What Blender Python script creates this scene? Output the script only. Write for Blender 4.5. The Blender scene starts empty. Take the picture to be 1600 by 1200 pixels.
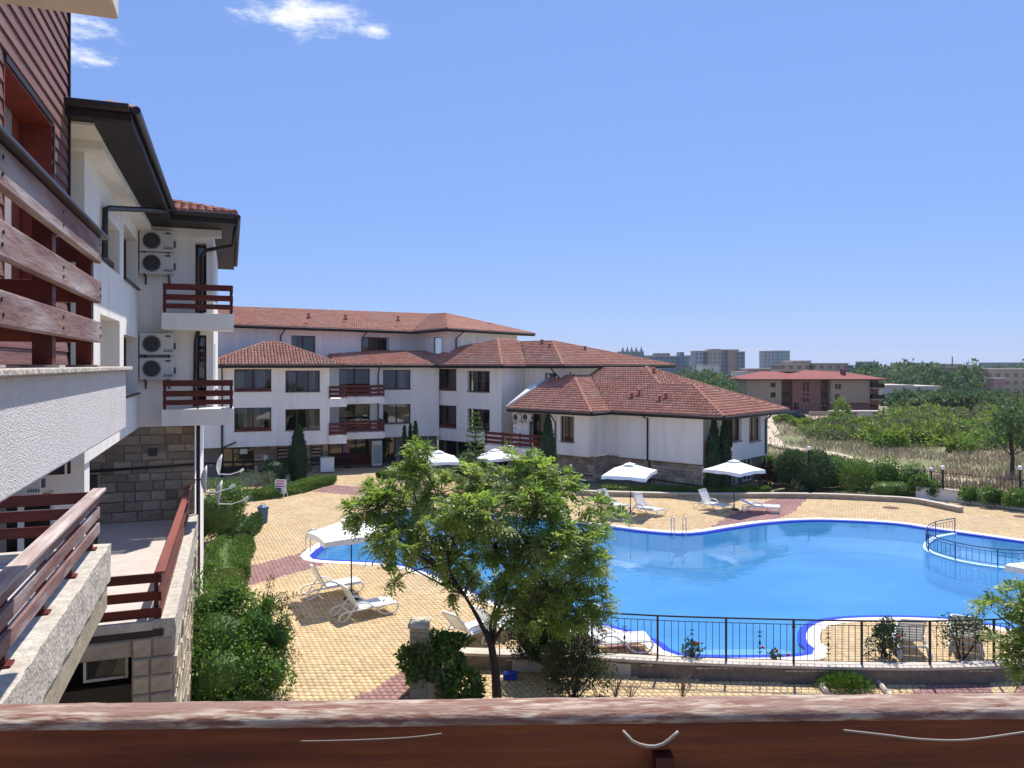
import bpy, bmesh, math, random
import numpy as np
from mathutils import Vector, Matrix
from mathutils.geometry import delaunay_2d_cdt
random.seed(7); RNG = np.random.default_rng(11)
sc = bpy.context.scene
col = sc.collection
R = math.radians
# ------------------------------------------------------------------ camera, sky, sun, exposure
EYE = 7.8; FPX = 1200.0; HOR = 570.0          # eye height (m), focal length and horizon row on a 1600x1200 frame
cd = bpy.data.cameras.new('camera'); cam = bpy.data.objects.new('camera', cd); col.objects.link(cam)
cam.location = (0, 0, EYE); cam.rotation_euler = (R(90), 0, 0)
cd.sensor_width = 36; cd.lens = 36 * FPX / 1600; cd.shift_y = -(600 - HOR) / 1600
cd.clip_start = 0.05; cd.clip_end = 20000
sc.camera = cam
SUN_EL, SUN_AZ = R(60), R(18)                  # azimuth clockwise from +Y
sdir = Vector((math.sin(SUN_AZ) * math.cos(SUN_EL), math.cos(SUN_AZ) * math.cos(SUN_EL), math.sin(SUN_EL)))
wd = bpy.data.worlds.new('World'); sc.world = wd; wd.use_nodes = True
def build_world():
    nt = wd.node_tree; nt.nodes.clear(); N = nt.nodes.new; L = nt.links.new
    out = N('ShaderNodeOutputWorld'); bg = N('ShaderNodeBackground'); bg.inputs[1].default_value = 0.086
    sky = N('ShaderNodeTexSky'); sky.sky_type = 'NISHITA'; sky.sun_disc = False
    sky.sun_elevation = SUN_EL; sky.sun_rotation = SUN_AZ; sky.altitude = 0; sky.air_density = 1.0; sky.dust_density = 0.2; sky.ozone_density = 3.0
    tint = N('ShaderNodeMix'); tint.data_type = 'RGBA'; tint.blend_type = 'MULTIPLY'; tint.inputs[0].default_value = 1
    tint.inputs[7].default_value = (.90, .94, 1.2, 1)
    L(sky.outputs[0], tint.inputs[6])
    even = N('ShaderNodeMix'); even.data_type = 'RGBA'; even.inputs[0].default_value = 0.60; L(tint.outputs[2], even.inputs[6]); even.inputs[7].default_value = (2.2, 3.85, 8.3, 1)
    # fair-weather clouds on a flat layer: direction / height
    tc = N('ShaderNodeTexCoord'); sep = N('ShaderNodeSeparateXYZ'); L(tc.outputs['Generated'], sep.inputs[0])
    mx = N('ShaderNodeMath'); mx.operation = 'MAXIMUM'; mx.inputs[1].default_value = 0.03; L(sep.outputs[2], mx.inputs[0])
    dv = N('ShaderNodeVectorMath'); dv.operation = 'DIVIDE'; cb = N('ShaderNodeCombineXYZ')
    for i in range(3): L(mx.outputs[0], cb.inputs[i])
    L(tc.outputs['Generated'], dv.inputs[0]); L(cb.outputs[0], dv.inputs[1])
    nz = N('ShaderNodeTexNoise'); nz.inputs['Scale'].default_value = 8.0; nz.inputs['Detail'].default_value = 10; nz.inputs['Roughness'].default_value = 0.66
    L(dv.outputs[0], nz.inputs['Vector'])
    total = None
    # cloud banks of the layer (centre x, y, radius): the two ahead of the camera and more all round
    for cx, cy, rr in ((-0.60, 2.20, .25), (-1.34, 2.22, .25), (-1.42, 2.45, .2), (-.41, 2.29, .09), (-2.2, 2.6, .5), (-2.6, 0.4, .6), (1.9, -1.2, .7), (-0.6, -2.3, .6), (2.9, 0.9, .5), (-1.4, -0.8, .5), (0.8, -3.2, .8)):
        sb = N('ShaderNodeVectorMath'); sb.operation = 'DISTANCE'; sb.inputs[1].default_value = (cx, cy, 1); L(dv.outputs[0], sb.inputs[0])
        mr = N('ShaderNodeMapRange'); mr.inputs[1].default_value = 0; mr.inputs[2].default_value = rr * 1.25; mr.inputs[3].default_value = 1; mr.inputs[4].default_value = 0
        L(sb.outputs['Value'], mr.inputs[0])
        if total is None: total = mr.outputs[0]
        else:
            ad = N('ShaderNodeMath'); ad.operation = 'MAXIMUM'; L(total, ad.inputs[0]); L(mr.outputs[0], ad.inputs[1]); total = ad.outputs[0]
    sm = N('ShaderNodeMath'); sm.operation = 'MULTIPLY_ADD'; sm.inputs[1].default_value = 0.62; L(total, sm.inputs[0]); L(nz.outputs[0], sm.inputs[2])
    ramp = N('ShaderNodeMapRange'); ramp.inputs[1].default_value = 0.76; ramp.inputs[2].default_value = 1.16; ramp.interpolation_type = 'SMOOTHSTEP'; L(sm.outputs[0], ramp.inputs[0])
    mix = N('ShaderNodeMix'); mix.data_type = 'RGBA'; L(ramp.outputs[0], mix.inputs[0]); L(even.outputs[2], mix.inputs[6]); mix.inputs[7].default_value = (9.6, 9.9, 10.4, 1)
    L(mix.outputs[2], bg.inputs[0]); L(bg.outputs[0], out.inputs[0])
build_world()
sl = bpy.data.lights.new('sun', 'SUN'); sl.energy = 5.0; sl.angle = R(0.53); sl.color = (1, .945, .85)
so = bpy.data.objects.new('sun', sl); col.objects.link(so); so.rotation_euler = (-sdir).to_track_quat('-Z', 'Y').to_euler(); so.location = (20, 60, 80)
vs = sc.view_settings; vs.view_transform = 'Standard'; vs.look = 'None'; vs.exposure = 0.40; vs.gamma = 1; vs.use_curve_mapping = False
sc.render.engine = 'CYCLES'; sc.cycles.max_bounces = 8; sc.cycles.transparent_max_bounces = 12
sc.cycles.use_denoising = True
# ------------------------------------------------------------------ helpers: photograph measurements to metres
def G(px, py, z=0.0):
    d = (EYE - z) * FPX / (py - HOR); return Vector(((px - 800) / FPX * d, d, z))
def AT(px, py, Y): return Vector(((px - 800) / FPX * Y, Y, EYE + (HOR - py) / FPX * Y))
def tz(y):
    return 0.2 if y < 46 else 0.2 - 6.0 * (1 - math.exp(-(y - 46) / 250.0))
def GT(px, py):
    z = 0
    for _ in range(40):
        p = G(px, py, z); z = .5 * z + .5 * tz(p.y)
    return G(px, py, z)
def ell(*a): return Vector(a)
# ------------------------------------------------------------------ helpers: objects
def tag(o, label=None, cat=None, group=None, kind=None):
    if label: o['label'] = label
    if cat:
        o['category'] = cat
        if not kind: kind = 'thing'
    if group: o['group'] = group
    if kind: o['kind'] = kind
    return o
def thing(name, label, cat, loc=(0, 0, 0), rz=0, group=None):
    o = bpy.data.objects.new(name, None); col.objects.link(o); o.location = loc; o.rotation_euler = (0, 0, rz); o.empty_display_size = .2
    return tag(o, label, cat, group)
def copy_tree(o, parent=None):
    c = o.copy(); col.objects.link(c)
    if parent is not None: c.parent = parent
    for ch in list(o.children): copy_tree(ch, c)
    return c
def link(name, me, mat=None, parent=None, smooth=False):
    if mat is not None and not me.materials: me.materials.append(mat)
    if smooth: me.polygons.foreach_set('use_smooth', [True] * len(me.polygons))
    o = bpy.data.objects.new(name, me); col.objects.link(o)
    if parent is not None: o.parent = parent
    return o
class MB:
    def __init__(s): s.v = []; s.f = []
    def add(s, vs, fs):
        n = len(s.v); s.v += [tuple(v) for v in vs]; s.f += [tuple(i + n for i in f) for f in fs]; return s
    def face(s, *vs): return s.add(vs, [tuple(range(len(vs)))])
    def box(s, x0, x1, y0, y1, z0, z1):
        return s.add([(x0, y0, z0), (x1, y0, z0), (x1, y1, z0), (x0, y1, z0), (x0, y0, z1), (x1, y0, z1), (x1, y1, z1), (x0, y1, z1)],
                     [(0, 3, 2, 1), (4, 5, 6, 7), (0, 1, 5, 4), (1, 2, 6, 5), (2, 3, 7, 6), (3, 0, 4, 7)])
    def bar(s, p, q, w, h, up=(0, 0, 1)):
        p = Vector(p); q = Vector(q); d = (q - p).normalized(); u = Vector(up)
        if abs(d.dot(u)) > .98: u = Vector((0, 1, 0))
        a = d.cross(u).normalized() * (w / 2); b = a.cross(d).normalized() * (h / 2)
        vs = [p - a - b, p + a - b, p + a + b, p - a + b, q - a - b, q + a - b, q + a + b, q - a + b]
        return s.add(vs, [(3, 2, 1, 0), (4, 5, 6, 7), (0, 1, 5, 4), (1, 2, 6, 5), (2, 3, 7, 6), (3, 0, 4, 7)])
    def tube(s, pts, r, n=8, closed=False):
        pts = [Vector(p) for p in pts]; m = len(pts); rs = r if isinstance(r, (list, tuple)) else [r] * m
        base = len(s.v); ref = None
        for i, p in enumerate(pts):
            if closed: d = pts[(i + 1) % m] - pts[i - 1]
            else: d = pts[min(i + 1, m - 1)] - pts[max(i - 1, 0)]
            d.normalize()
            if ref is None:
                ref = Vector((0, 0, 1)) if abs(d.z) < .9 else Vector((1, 0, 0))
            a = d.cross(ref).normalized(); b = a.cross(d).normalized(); ref = b
            for k in range(n):
                t = 2 * math.pi * k / n; s.v.append(tuple(p + (a * math.cos(t) + b * math.sin(t)) * rs[i]))
        for i in range(m if closed else m - 1):
            j = (i + 1) % m
            for k in range(n): s.f.append((base + i * n + k, base + i * n + (k + 1) % n, base + j * n + (k + 1) % n, base + j * n + k))
        if not closed:
            s.f.append(tuple(base + k for k in range(n))[::-1]); s.f.append(tuple(base + (m - 1) * n + k for k in range(n)))
        return s
    def prism(s, poly, z0, z1):
        n = len(poly); s.add([(p[0], p[1], z0) for p in poly] + [(p[0], p[1], z1) for p in poly],
            [tuple(range(n))[::-1], tuple(range(n, 2 * n))] + [(i, (i + 1) % n, n + (i + 1) % n, n + i) for i in range(n)]); return s
    def lathe(s, prof, n=16, c=(0, 0)):
        b = len(s.v)
        for r, z in prof:
            for k in range(n): t = 2 * math.pi * k / n; s.v.append((c[0] + r * math.cos(t), c[1] + r * math.sin(t), z))
        for i in range(len(prof) - 1):
            for k in range(n): s.f.append((b + i * n + k, b + i * n + (k + 1) % n, b + (i + 1) * n + (k + 1) % n, b + (i + 1) * n + k))
        return s
    def rough(s, x0, x1, y0, y1, z0, z1, step=.12, j=.02, seed=0):
        rr = random.Random(seed); nx = max(1, int((x1 - x0) / step)); ny = max(1, int((y1 - y0) / step)); nz = max(1, int((z1 - z0) / step))
        cache = {}
        def vid(i, k, l):
            key = (i, k, l)
            if key not in cache:
                cache[key] = len(s.v)
                s.v.append((x0 + (x1 - x0) * i / nx + rr.uniform(-j, j), y0 + (y1 - y0) * k / ny + rr.uniform(-j, j), z0 + (z1 - z0) * l / nz + rr.uniform(-j, j) * .6))
            return cache[key]
        for i in range(nx):
            for k in range(ny):
                s.f.append((vid(i, k, 0), vid(i, k + 1, 0), vid(i + 1, k + 1, 0), vid(i + 1, k, 0))); s.f.append((vid(i, k, nz), vid(i + 1, k, nz), vid(i + 1, k + 1, nz), vid(i, k + 1, nz)))
        for i in range(nx):
            for l in range(nz):
                s.f.append((vid(i, 0, l), vid(i + 1, 0, l), vid(i + 1, 0, l + 1), vid(i, 0, l + 1))); s.f.append((vid(i, ny, l), vid(i, ny, l + 1), vid(i + 1, ny, l + 1), vid(i + 1, ny, l)))
        for k in range(ny):
            for l in range(nz):
                s.f.append((vid(0, k, l), vid(0, k, l + 1), vid(0, k + 1, l + 1), vid(0, k + 1, l))); s.f.append((vid(nx, k, l), vid(nx, k + 1, l), vid(nx, k + 1, l + 1), vid(nx, k, l + 1)))
        return s
    def mesh(s, name): 
        me = bpy.data.meshes.new(name); me.from_pydata(s.v, [], s.f); me.update(); return me
    def build(s, name, mat, parent=None, smooth=False, bevel=0, loc=None):
        o = link(name, s.mesh(name), mat, parent, smooth)
        if loc is not None: o.location = loc
        if bevel:
            b = o.modifiers.new('bevel', 'BEVEL'); b.width = bevel; b.segments = 2; b.limit_method = 'ANGLE'
        return o
def np_mesh(name, V, Q):
    """V (n,3) floats, Q (m,k) quads or tris"""
    me = bpy.data.meshes.new(name); V = np.ascontiguousarray(V, dtype=np.float32); Q = np.ascontiguousarray(Q, dtype=np.int32); k = Q.shape[1]
    me.vertices.add(len(V)); me.vertices.foreach_set('co', V.ravel())
    me.loops.add(Q.size); me.loops.foreach_set('vertex_index', Q.ravel())
    me.polygons.add(len(Q)); me.polygons.foreach_set('loop_start', np.arange(0, Q.size, k, dtype=np.int32)); me.polygons.foreach_set('loop_total', np.full(len(Q), k, dtype=np.int32))
    me.update(calc_edges=True); me.validate(); return me
# ------------------------------------------------------------------ materials
MATS = {}
def M(name, c1, c2=None, scale=4, rough=.75, bump=0, bscale=None, spec=.3, metal=0, island=0, objrand=0, stretch=(1, 1, 1), lo=.35, hi=.65, translucent=0, detail=5, bdist=.02, c3=None, s3=1.0, f3=(.5, .7)):
    m = bpy.data.materials.new(name); m.use_nodes = True; nt = m.node_tree; N = nt.nodes.new; L = nt.links.new
    bs = nt.nodes['Principled BSDF']; bs.inputs['Roughness'].default_value = rough; bs.inputs['Specular IOR Level'].default_value = spec; bs.inputs['Metallic'].default_value = metal
    tc = N('ShaderNodeTexCoord'); mp = N('ShaderNodeMapping'); mp.inputs['Scale'].default_value = stretch; L(tc.outputs['Object'], mp.inputs[0])
    cur = None
    if c2 is not None:
        nz = N('ShaderNodeTexNoise'); nz.inputs['Scale'].default_value = scale; nz.inputs['Detail'].default_value = detail; nz.inputs['Roughness'].default_value = .6; L(mp.outputs[0], nz.inputs['Vector'])
        mr = N('ShaderNodeMapRange'); mr.inputs[1].default_value = lo; mr.inputs[2].default_value = hi; L(nz.outputs[0], mr.inputs[0])
        mx = N('ShaderNodeMix'); mx.data_type = 'RGBA'; L(mr.outputs[0], mx.inputs[0]); mx.inputs[6].default_value = (*c1, 1); mx.inputs[7].default_value = (*c2, 1); cur = mx.outputs[2]
        if c3 is not None:
            n3 = N('ShaderNodeTexNoise'); n3.inputs['Scale'].default_value = s3; n3.inputs['Detail'].default_value = 6; L(mp.outputs[0], n3.inputs['Vector'])
            m3 = N('ShaderNodeMapRange'); m3.inputs[1].default_value = f3[0]; m3.inputs[2].default_value = f3[1]; L(n3.outputs[0], m3.inputs[0])
            x3 = N('ShaderNodeMix'); x3.data_type = 'RGBA'; L(m3.outputs[0], x3.inputs[0]); L(cur, x3.inputs[6]); x3.inputs[7].default_value = (*c3, 1); cur = x3.outputs[2]
    if island or objrand:
        hs = N('ShaderNodeHueSaturation')
        if cur is None: hs.inputs['Color'].default_value = (*c1, 1)
        else: L(cur, hs.inputs['Color'])
        if island: src = N('ShaderNodeNewGeometry').outputs['Random Per Island']; amt = island
        else: src = N('ShaderNodeObjectInfo').outputs['Random']; amt = objrand
        r1 = N('ShaderNodeMapRange'); r1.inputs[3].default_value = 1 - amt; r1.inputs[4].default_value = 1 + amt; L(src, r1.inputs[0]); L(r1.outputs[0], hs.inputs['Value'])
        ml = N('ShaderNodeMath'); ml.operation = 'MULTIPLY'; ml.inputs[1].default_value = 7.31; L(src, ml.inputs[0]); fr = N('ShaderNodeMath'); fr.operation = 'FRACT'; L(ml.outputs[0], fr.inputs[0])
        r2 = N('ShaderNodeMapRange'); r2.inputs[3].default_value = .5 - amt * .06; r2.inputs[4].default_value = .5 + amt * .06; L(fr.outputs[0], r2.inputs[0]); L(r2.outputs[0], hs.inputs['Hue'])
        cur = hs.outputs[0]
    if cur is None: bs.inputs['Base Color'].default_value = (*c1, 1)
    else: L(cur, bs.inputs['Base Color'])
    if bump:
        nb = N('ShaderNodeTexNoise'); nb.inputs['Scale'].default_value = bscale or scale * 3; nb.inputs['Detail'].default_value = 4; L(mp.outputs[0], nb.inputs['Vector'])
        bp = N('ShaderNodeBump'); bp.inputs['Strength'].default_value = bump; bp.inputs['Distance'].default_value = bdist; L(nb.outputs[0], bp.inputs['Height']); L(bp.outputs[0], bs.inputs['Normal'])
    if translucent:
        tr = N('ShaderNodeBsdfTranslucent'); ms = N('ShaderNodeMixShader'); ms.inputs[0].default_value = translucent
        if cur is not None:
            br = N('ShaderNodeHueSaturation'); br.inputs['Value'].default_value = 1.5; br.inputs['Saturation'].default_value = 1.1; br.inputs['Hue'].default_value = .485; L(cur, br.inputs['Color']); L(br.outputs[0], tr.inputs[0])
        else: tr.inputs[0].default_value = (*c1, 1)
        L(bs.outputs[0], ms.inputs[1]); L(tr.outputs[0], ms.inputs[2]); L(ms.outputs[0], nt.nodes['Material Output'].inputs[0])
    MATS[name] = m; return m
def glass(name, tint, base_refl=.06, rough=.02, wave=0, wscale=1.0, top=1.0, murk=None):
    m = bpy.data.materials.new(name); m.use_nodes = True; nt = m.node_tree; N = nt.nodes.new; L = nt.links.new; nt.nodes.remove(nt.nodes['Principled BSDF'])
    tr = N('ShaderNodeBsdfTransparent'); tr.inputs[0].default_value = (*tint, 1); gl = N('ShaderNodeBsdfGlossy'); gl.inputs['Roughness'].default_value = rough; gl.inputs[0].default_value = (1, 1, 1, 1)
    lw = N('ShaderNodeFresnel'); lw.inputs['IOR'].default_value = 1.33 if wave else 1.5
    sc_ = N('ShaderNodeMath'); sc_.operation = 'MULTIPLY_ADD'; sc_.inputs[1].default_value = top; sc_.inputs[2].default_value = base_refl; L(lw.outputs[0], sc_.inputs[0])
    ms = N('ShaderNodeMixShader'); L(sc_.outputs[0], ms.inputs[0]); L(gl.outputs[0], ms.inputs[2])
    if murk:
        df = N('ShaderNodeBsdfDiffuse'); t2 = N('ShaderNodeTexCoord'); mp2 = N('ShaderNodeMapping'); mp2.inputs['Scale'].default_value = (.5, 1.3, 1); n2 = N('ShaderNodeTexNoise'); n2.inputs['Scale'].default_value = .42; n2.inputs['Detail'].default_value = 6; L(t2.outputs['Object'], mp2.inputs[0]); L(mp2.outputs[0], n2.inputs['Vector'])
        r2 = N('ShaderNodeMapRange'); r2.inputs[1].default_value = .42; r2.inputs[2].default_value = .74; L(n2.outputs[0], r2.inputs[0]); x2 = N('ShaderNodeMix'); x2.data_type = 'RGBA'; L(r2.outputs[0], x2.inputs[0]); x2.inputs[6].default_value = (*murk[0], 1); x2.inputs[7].default_value = (*murk[2], 1); L(x2.outputs[2], df.inputs[0])
        m2 = N('ShaderNodeMixShader'); m2.inputs[0].default_value = murk[1]; L(tr.outputs[0], m2.inputs[1]); L(df.outputs[0], m2.inputs[2]); L(m2.outputs[0], ms.inputs[1])
    else: L(tr.outputs[0], ms.inputs[1])
    if wave:
        tc = N('ShaderNodeTexCoord'); nz = N('ShaderNodeTexNoise'); nz.inputs['Scale'].default_value = wscale; nz.inputs['Detail'].default_value = 4; L(tc.outputs['Object'], nz.inputs['Vector'])
        bp = N('ShaderNodeBump'); bp.inputs['Strength'].default_value = wave; bp.inputs['Distance'].default_value = .05; L(nz.outputs[0], bp.inputs['Height']); L(bp.outputs[0], gl.inputs['Normal']); L(bp.outputs[0], lw.inputs['Normal'])
    L(ms.outputs[0], nt.nodes['Material Output'].inputs[0]); MATS[name] = m; return m
white = M('white_render', (.85, .815, .755), (.77, .735, .68), 1.3, .9, .12, 60, stretch=(1.6, 1.6, .22), c3=(.64, .62, .59), s3=1.1, f3=(.56, .85))
roughw = M('rough_render', (.86, .83, .83), (.58, .55, .555), 130, .95, 1.0, 120, bdist=.02, c3=(.68, .645, .64), s3=2.2, f3=(.48, .7))
beige = M('beige_render', (.66, .56, .49), (.58, .49, .43), 2, .9, .1, 60)
soffitw = M('soffit_paint', (.72, .68, .62), (.66, .62, .57), 2, .9)
redx = M('red_timber_x', (.135, .022, .012), (.075, .012, .008), 3, .5, .25, 14, stretch=(.15, 3, 3))
redy = M('red_timber_y', (.135, .022, .012), (.075, .012, .008), 3, .5, .25, 14, stretch=(3, .15, 3))
agedy = M('aged_timber_y', (.25, .145, .13), (.155, .08, .075), 3.5, .75, .35, 14, stretch=(3, .5, 3), c3=(.38, .32, .32), s3=1.7, f3=(.47, .66), detail=9)
agedgrey = M('grey_aged_timber', (.42, .33, .31), (.30, .21, .19), 5, .85, .4, 14, stretch=(4, .3, 4), c3=(.58, .52, .48), s3=3)
cladm = M('cladding_board', (.19, .085, .078), (.12, .05, .048), 4, .7, .35, 12, stretch=(4, .2, 4), objrand=.22, c3=(.26, .16, .15), s3=2.5, f3=(.5, .75))
peel = M('peeling_handrail', (.20, .095, .07), (.44, .365, .30), 60, .85, .9, 90, stretch=(.30, 1.5, 1.5), lo=.42, hi=.60, detail=10, c3=(.235, .145, .12), s3=20, f3=(.46, .60), bdist=.004)
railred = M('inner_rail_board', (.23, .062, .020), (.10, .022, .011), 7, .55, .35, 30, stretch=(.25, 2, 3), c3=(.06, .012, .01), s3=2.2, f3=(.55, .8))
darkbrown = M('dark_brown_paint', (.024, .014, .012), (.018, .011, .010), 5, .55, .2, 20)
gutterm = M('gutter_metal', (.018, .012, .012), None, 5, .4, spec=.5)
blackm = M('black_iron', (.012, .012, .013), None, 5, .5, spec=.4)
tilem = M('roof_tile', (.47, .205, .140), (.385, .155, .105), 1.2, .8, .2, 30, island=.20, c3=(.40, .235, .175), s3=.35, f3=(.48, .75))
tilenear = M('near_roof_tile', (.46, .20, .13), (.36, .14, .09), 2, .8, .2, 30, island=.28)
ridgem = M('ridge_tile', (.37, .165, .11), (.29, .12, .08), 3, .85)
underm = M('roof_deck_timber', (.05, .03, .025), None)
redmetal = M('red_roof_sheet', (.23, .032, .034), (.19, .027, .028), .3, .75)
stonem = M('wall_stone', (.40, .32, .235), (.28, .23, .18), 6, .9, .5, 18, objrand=.36, bdist=.03)
stonecap = M('pale_rough_stone', (.56, .51, .44), (.38, .34, .285), 8, .95, .7, 25, bdist=.03)
mortar = M('mortar', (.20, .18, .155), None, rough=.95)
wallstone = M('planter_stone', (.44, .365, .265), (.31, .255, .185), 4, .95, .5, 18, objrand=.2)
capst = M('kerb_cap', (.56, .51, .44), (.44, .39, .33), 3, .9, .3, 20)
floorm = M('terrace_tile', (.56, .50, .46), (.49, .43, .40), 3, .6, 0)
pave = M('yellow_paver', (.575, .425, .245), (.49, .355, .195), .7, .9, .15, 60, island=.12, c3=(.48, .37, .235), s3=.45, f3=(.50, .80))
paver = M('red_paver', (.33, .185, .17), (.27, .15, .14), .7, .9, .15, 60, island=.14)
pave1 = M('yellow_paver_single', (.575, .425, .245), (.49, .355, .195), .7, .9, .2, 60, objrand=.17, c3=(.48, .40, .29), s3=9, f3=(.5, .8))
paver1 = M('red_paver_single', (.33, .185, .17), (.27, .15, .14), .7, .9, .2, 60, objrand=.14)
sand = M('joint_sand', (.30, .225, .125), (.22, .165, .10), 3, .95)
coping = M('pool_coping', (.78, .74, .70), (.70, .65, .61), 2, .7, .1, 30)
bluetile = M('cobalt_mosaic', (.010, .030, .42), (.025, .07, .60), 26, .25, spec=.5)
whitetile = M('white_mosaic', (.72, .76, .80), None, rough=.3)
basin = M('pool_lining', (.06, .29, .57), (.08, .33, .61), .45, .5, c3=(.19, .50, .76), s3=.33, f3=(.56, .74))  # paler patches paint soft reflections and caustics into the lining colour
stepm = M('pool_step', (.52, .72, .84), (.44, .66, .80), 1, .5)
water = glass('pool_water', (.80, .93, 1.0), .02, .015, wave=.11, wscale=1.8, top=1.0, murk=((.060, .275, .56), .52, (.10, .36, .64)))  # lighter murk tone paints pale reflection patches into the water colour
pane = glass('window_pane', (.55, .58, .58), .035, .01, top=1.0)
room = M('dim_room', (.035, .032, .032), None, rough=.9)  # darkness of the unlit room behind each pane is put into this colour
curtain = M('curtain', (.42, .40, .36), (.33, .31, .28), 6, .9, .4, 8, stretch=(9, 9, .2))
frameb = M('window_frame_brown', (.085, .026, .02), (.06, .018, .014), 6, .45)
framew = M('window_frame_white', (.72, .72, .70), None, rough=.4)
plastic = M('white_plastic', (.80, .80, .79), (.74, .74, .73), 3, .35, spec=.5)
canvas = M('white_canvas', (.84, .84, .83), (.79, .79, .78), 2, .85, .15, 12)
acm = M('ac_casing', (.62, .61, .58), (.55, .54, .51), 4, .45)
acdark = M('ac_grille', (.045, .045, .05), None, rough=.5)
acgrey = M('ac_lettering', (.10, .10, .11), None)
steel = M('polished_steel', (.62, .60, .56), None, rough=.22, metal=1)
blueiron = M('blue_painted_iron', (.02, .055, .16), None, rough=.4)
lampglobe = M('opal_globe', (.85, .85, .83), None, rough=.3)
bark = M('bark', (.075, .055, .045), (.045, .034, .028), 9, .95, .6, 20, stretch=(1, 1, .3))
twigm = M('dry_twig', (.22, .165, .13), (.14, .10, .08), 6, .95)
leafa = M('ash_leaf', (.245, .345, .085), (.155, .25, .06), 1.3, .45, island=.35, translucent=.48, spec=.4, c3=(.29, .33, .14), s3=.8)
leafb = M('shrub_leaf', (.110, .205, .040), (.060, .135, .030), 1.6, .45, island=.4, translucent=.42, spec=.45)
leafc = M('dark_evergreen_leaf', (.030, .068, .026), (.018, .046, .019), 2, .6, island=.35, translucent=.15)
leafd = M('hedge_leaf', (.135, .215, .045), (.080, .150, .032), 2, .5, island=.4, translucent=.25)
leafe = M('rose_leaf', (.040, .085, .028), (.026, .060, .020), 2, .45, island=.35, translucent=.25, spec=.45)
leafo = M('olive_scrub_leaf', (.19, .20, .105), (.12, .14, .07), .12, .7, island=.4, translucent=.2, c3=(.14, .17, .07), s3=.07)
leaff = M('far_tree_leaf', (.095, .155, .065), (.065, .11, .05), .05, .8, island=.35, translucent=.25, c3=(.14, .19, .07), s3=.03)
leafr = M('red_leaf', (.10, .025, .022), (.06, .016, .014), 2, .6, island=.3, translucent=.2)
leafy = M('russet_leaf', (.17, .10, .055), (.11, .065, .04), 2, .7, island=.3, translucent=.2)
petal = M('red_petal', (.42, .012, .025), None, rough=.5)
lav = M('lavender_grey_leaf', (.15, .19, .10), (.10, .135, .075), 2, .7, island=.3, translucent=.2)
strawm = M('dry_grass', (.36, .30, .215), (.27, .225, .14), .2, .9, island=.3, translucent=.2, c3=(.22, .23, .10), s3=.08)
grassm = M('lawn_grass', (.10, .19, .025), (.065, .135, .02), 1, .8, island=.35, translucent=.25)
soil = M('field_soil', (.235, .20, .12), (.12, .15, .055), .05, .95, .3, 2, detail=9, c3=(.30, .235, .15), s3=.02, f3=(.45, .65))
track = M('dirt_track', (.50, .42, .31), (.42, .34, .24), .5, .95)
# ------------------------------------------------------------------ polygon helpers
def pip(pts, poly):
    pts = np.asarray(pts); x, y = pts[:, 0], pts[:, 1]; ins = np.zeros(len(pts), bool); n = len(poly)
    for i in range(n):
        x0, y0 = poly[i][0], poly[i][1]; x1, y1 = poly[(i + 1) % n][0], poly[(i + 1) % n][1]
        if y0 == y1: continue
        c = ((y0 > y) != (y1 > y)) & (x < (x1 - x0) * (y - y0) / (y1 - y0) + x0); ins ^= c
    return ins
def smooth_closed(pts, step=.35):
    n = len(pts); out = []
    for i in range(n):
        p0, p1, p2, p3 = (Vector(pts[(i + k - 1) % n][:2]) for k in range(4))
        m = max(2, int((p2 - p1).length / step))
        for k in range(m):
            t = k / m; out.append(.5 * ((2 * p1) + (p2 - p0) * t + (2 * p0 - 5 * p1 + 4 * p2 - p3) * t * t + (3 * p1 - p0 - 3 * p2 + p3) * t ** 3))
    return out
def smooth_open(pts, step=.3):
    pts = [Vector(p) for p in pts]; out = []; n = len(pts)
    for i in range(n - 1):
        p0 = pts[max(i - 1, 0)]; p1 = pts[i]; p2 = pts[i + 1]; p3 = pts[min(i + 2, n - 1)]; m = max(1, int((p2 - p1).length / step))
        for k in range(m):
            t = k / m; out.append(.5 * ((2 * p1) + (p2 - p0) * t + (2 * p0 - 5 * p1 + 4 * p2 - p3) * t * t + (3 * p1 - p0 - 3 * p2 + p3) * t ** 3))
    out.append(pts[-1]); return out
def offset_closed(poly, d):
    n = len(poly); out = []
    for i in range(n):
        t = poly[(i + 1) % n] - poly[i - 1]; t.normalize(); out.append(poly[i] + Vector((t.y, -t.x)) * d)
    return out
def area(poly): return .5 * sum(poly[i - 1][0] * poly[i][1] - poly[i][0] * poly[i - 1][1] for i in range(len(poly)))
def fill(outer, holes, z):
    vs = [Vector(p[:2]) for p in outer]; es = [(i, (i + 1) % len(outer)) for i in range(len(outer))]
    for h in holes:
        b = len(vs); vs += [Vector(p[:2]) for p in h]; es += [(b + i, b + (i + 1) % len(h)) for i in range(len(h))]
    V, E, Fc, *_ = delaunay_2d_cdt(vs, es, [], 0, 1e-5)
    cen = np.array([[sum(V[i][0] for i in f) / len(f), sum(V[i][1] for i in f) / len(f)] for f in Fc])
    keep = pip(cen, outer)
    for h in holes: keep &= ~pip(cen, h)
    m = MB(); m.v = [(v[0], v[1], z) for v in V]; m.f = [tuple(f) for f, k in zip(Fc, keep) if k]; return m
def strip(a, b, za, zb, closed=True):
    m = MB(); n = len(a); m.v = [(p[0], p[1], za) for p in a] + [(p[0], p[1], zb) for p in b]
    for i in range(n if closed else n - 1): j = (i + 1) % n; m.f.append((i, j, n + j, n + i))
    return m
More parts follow.
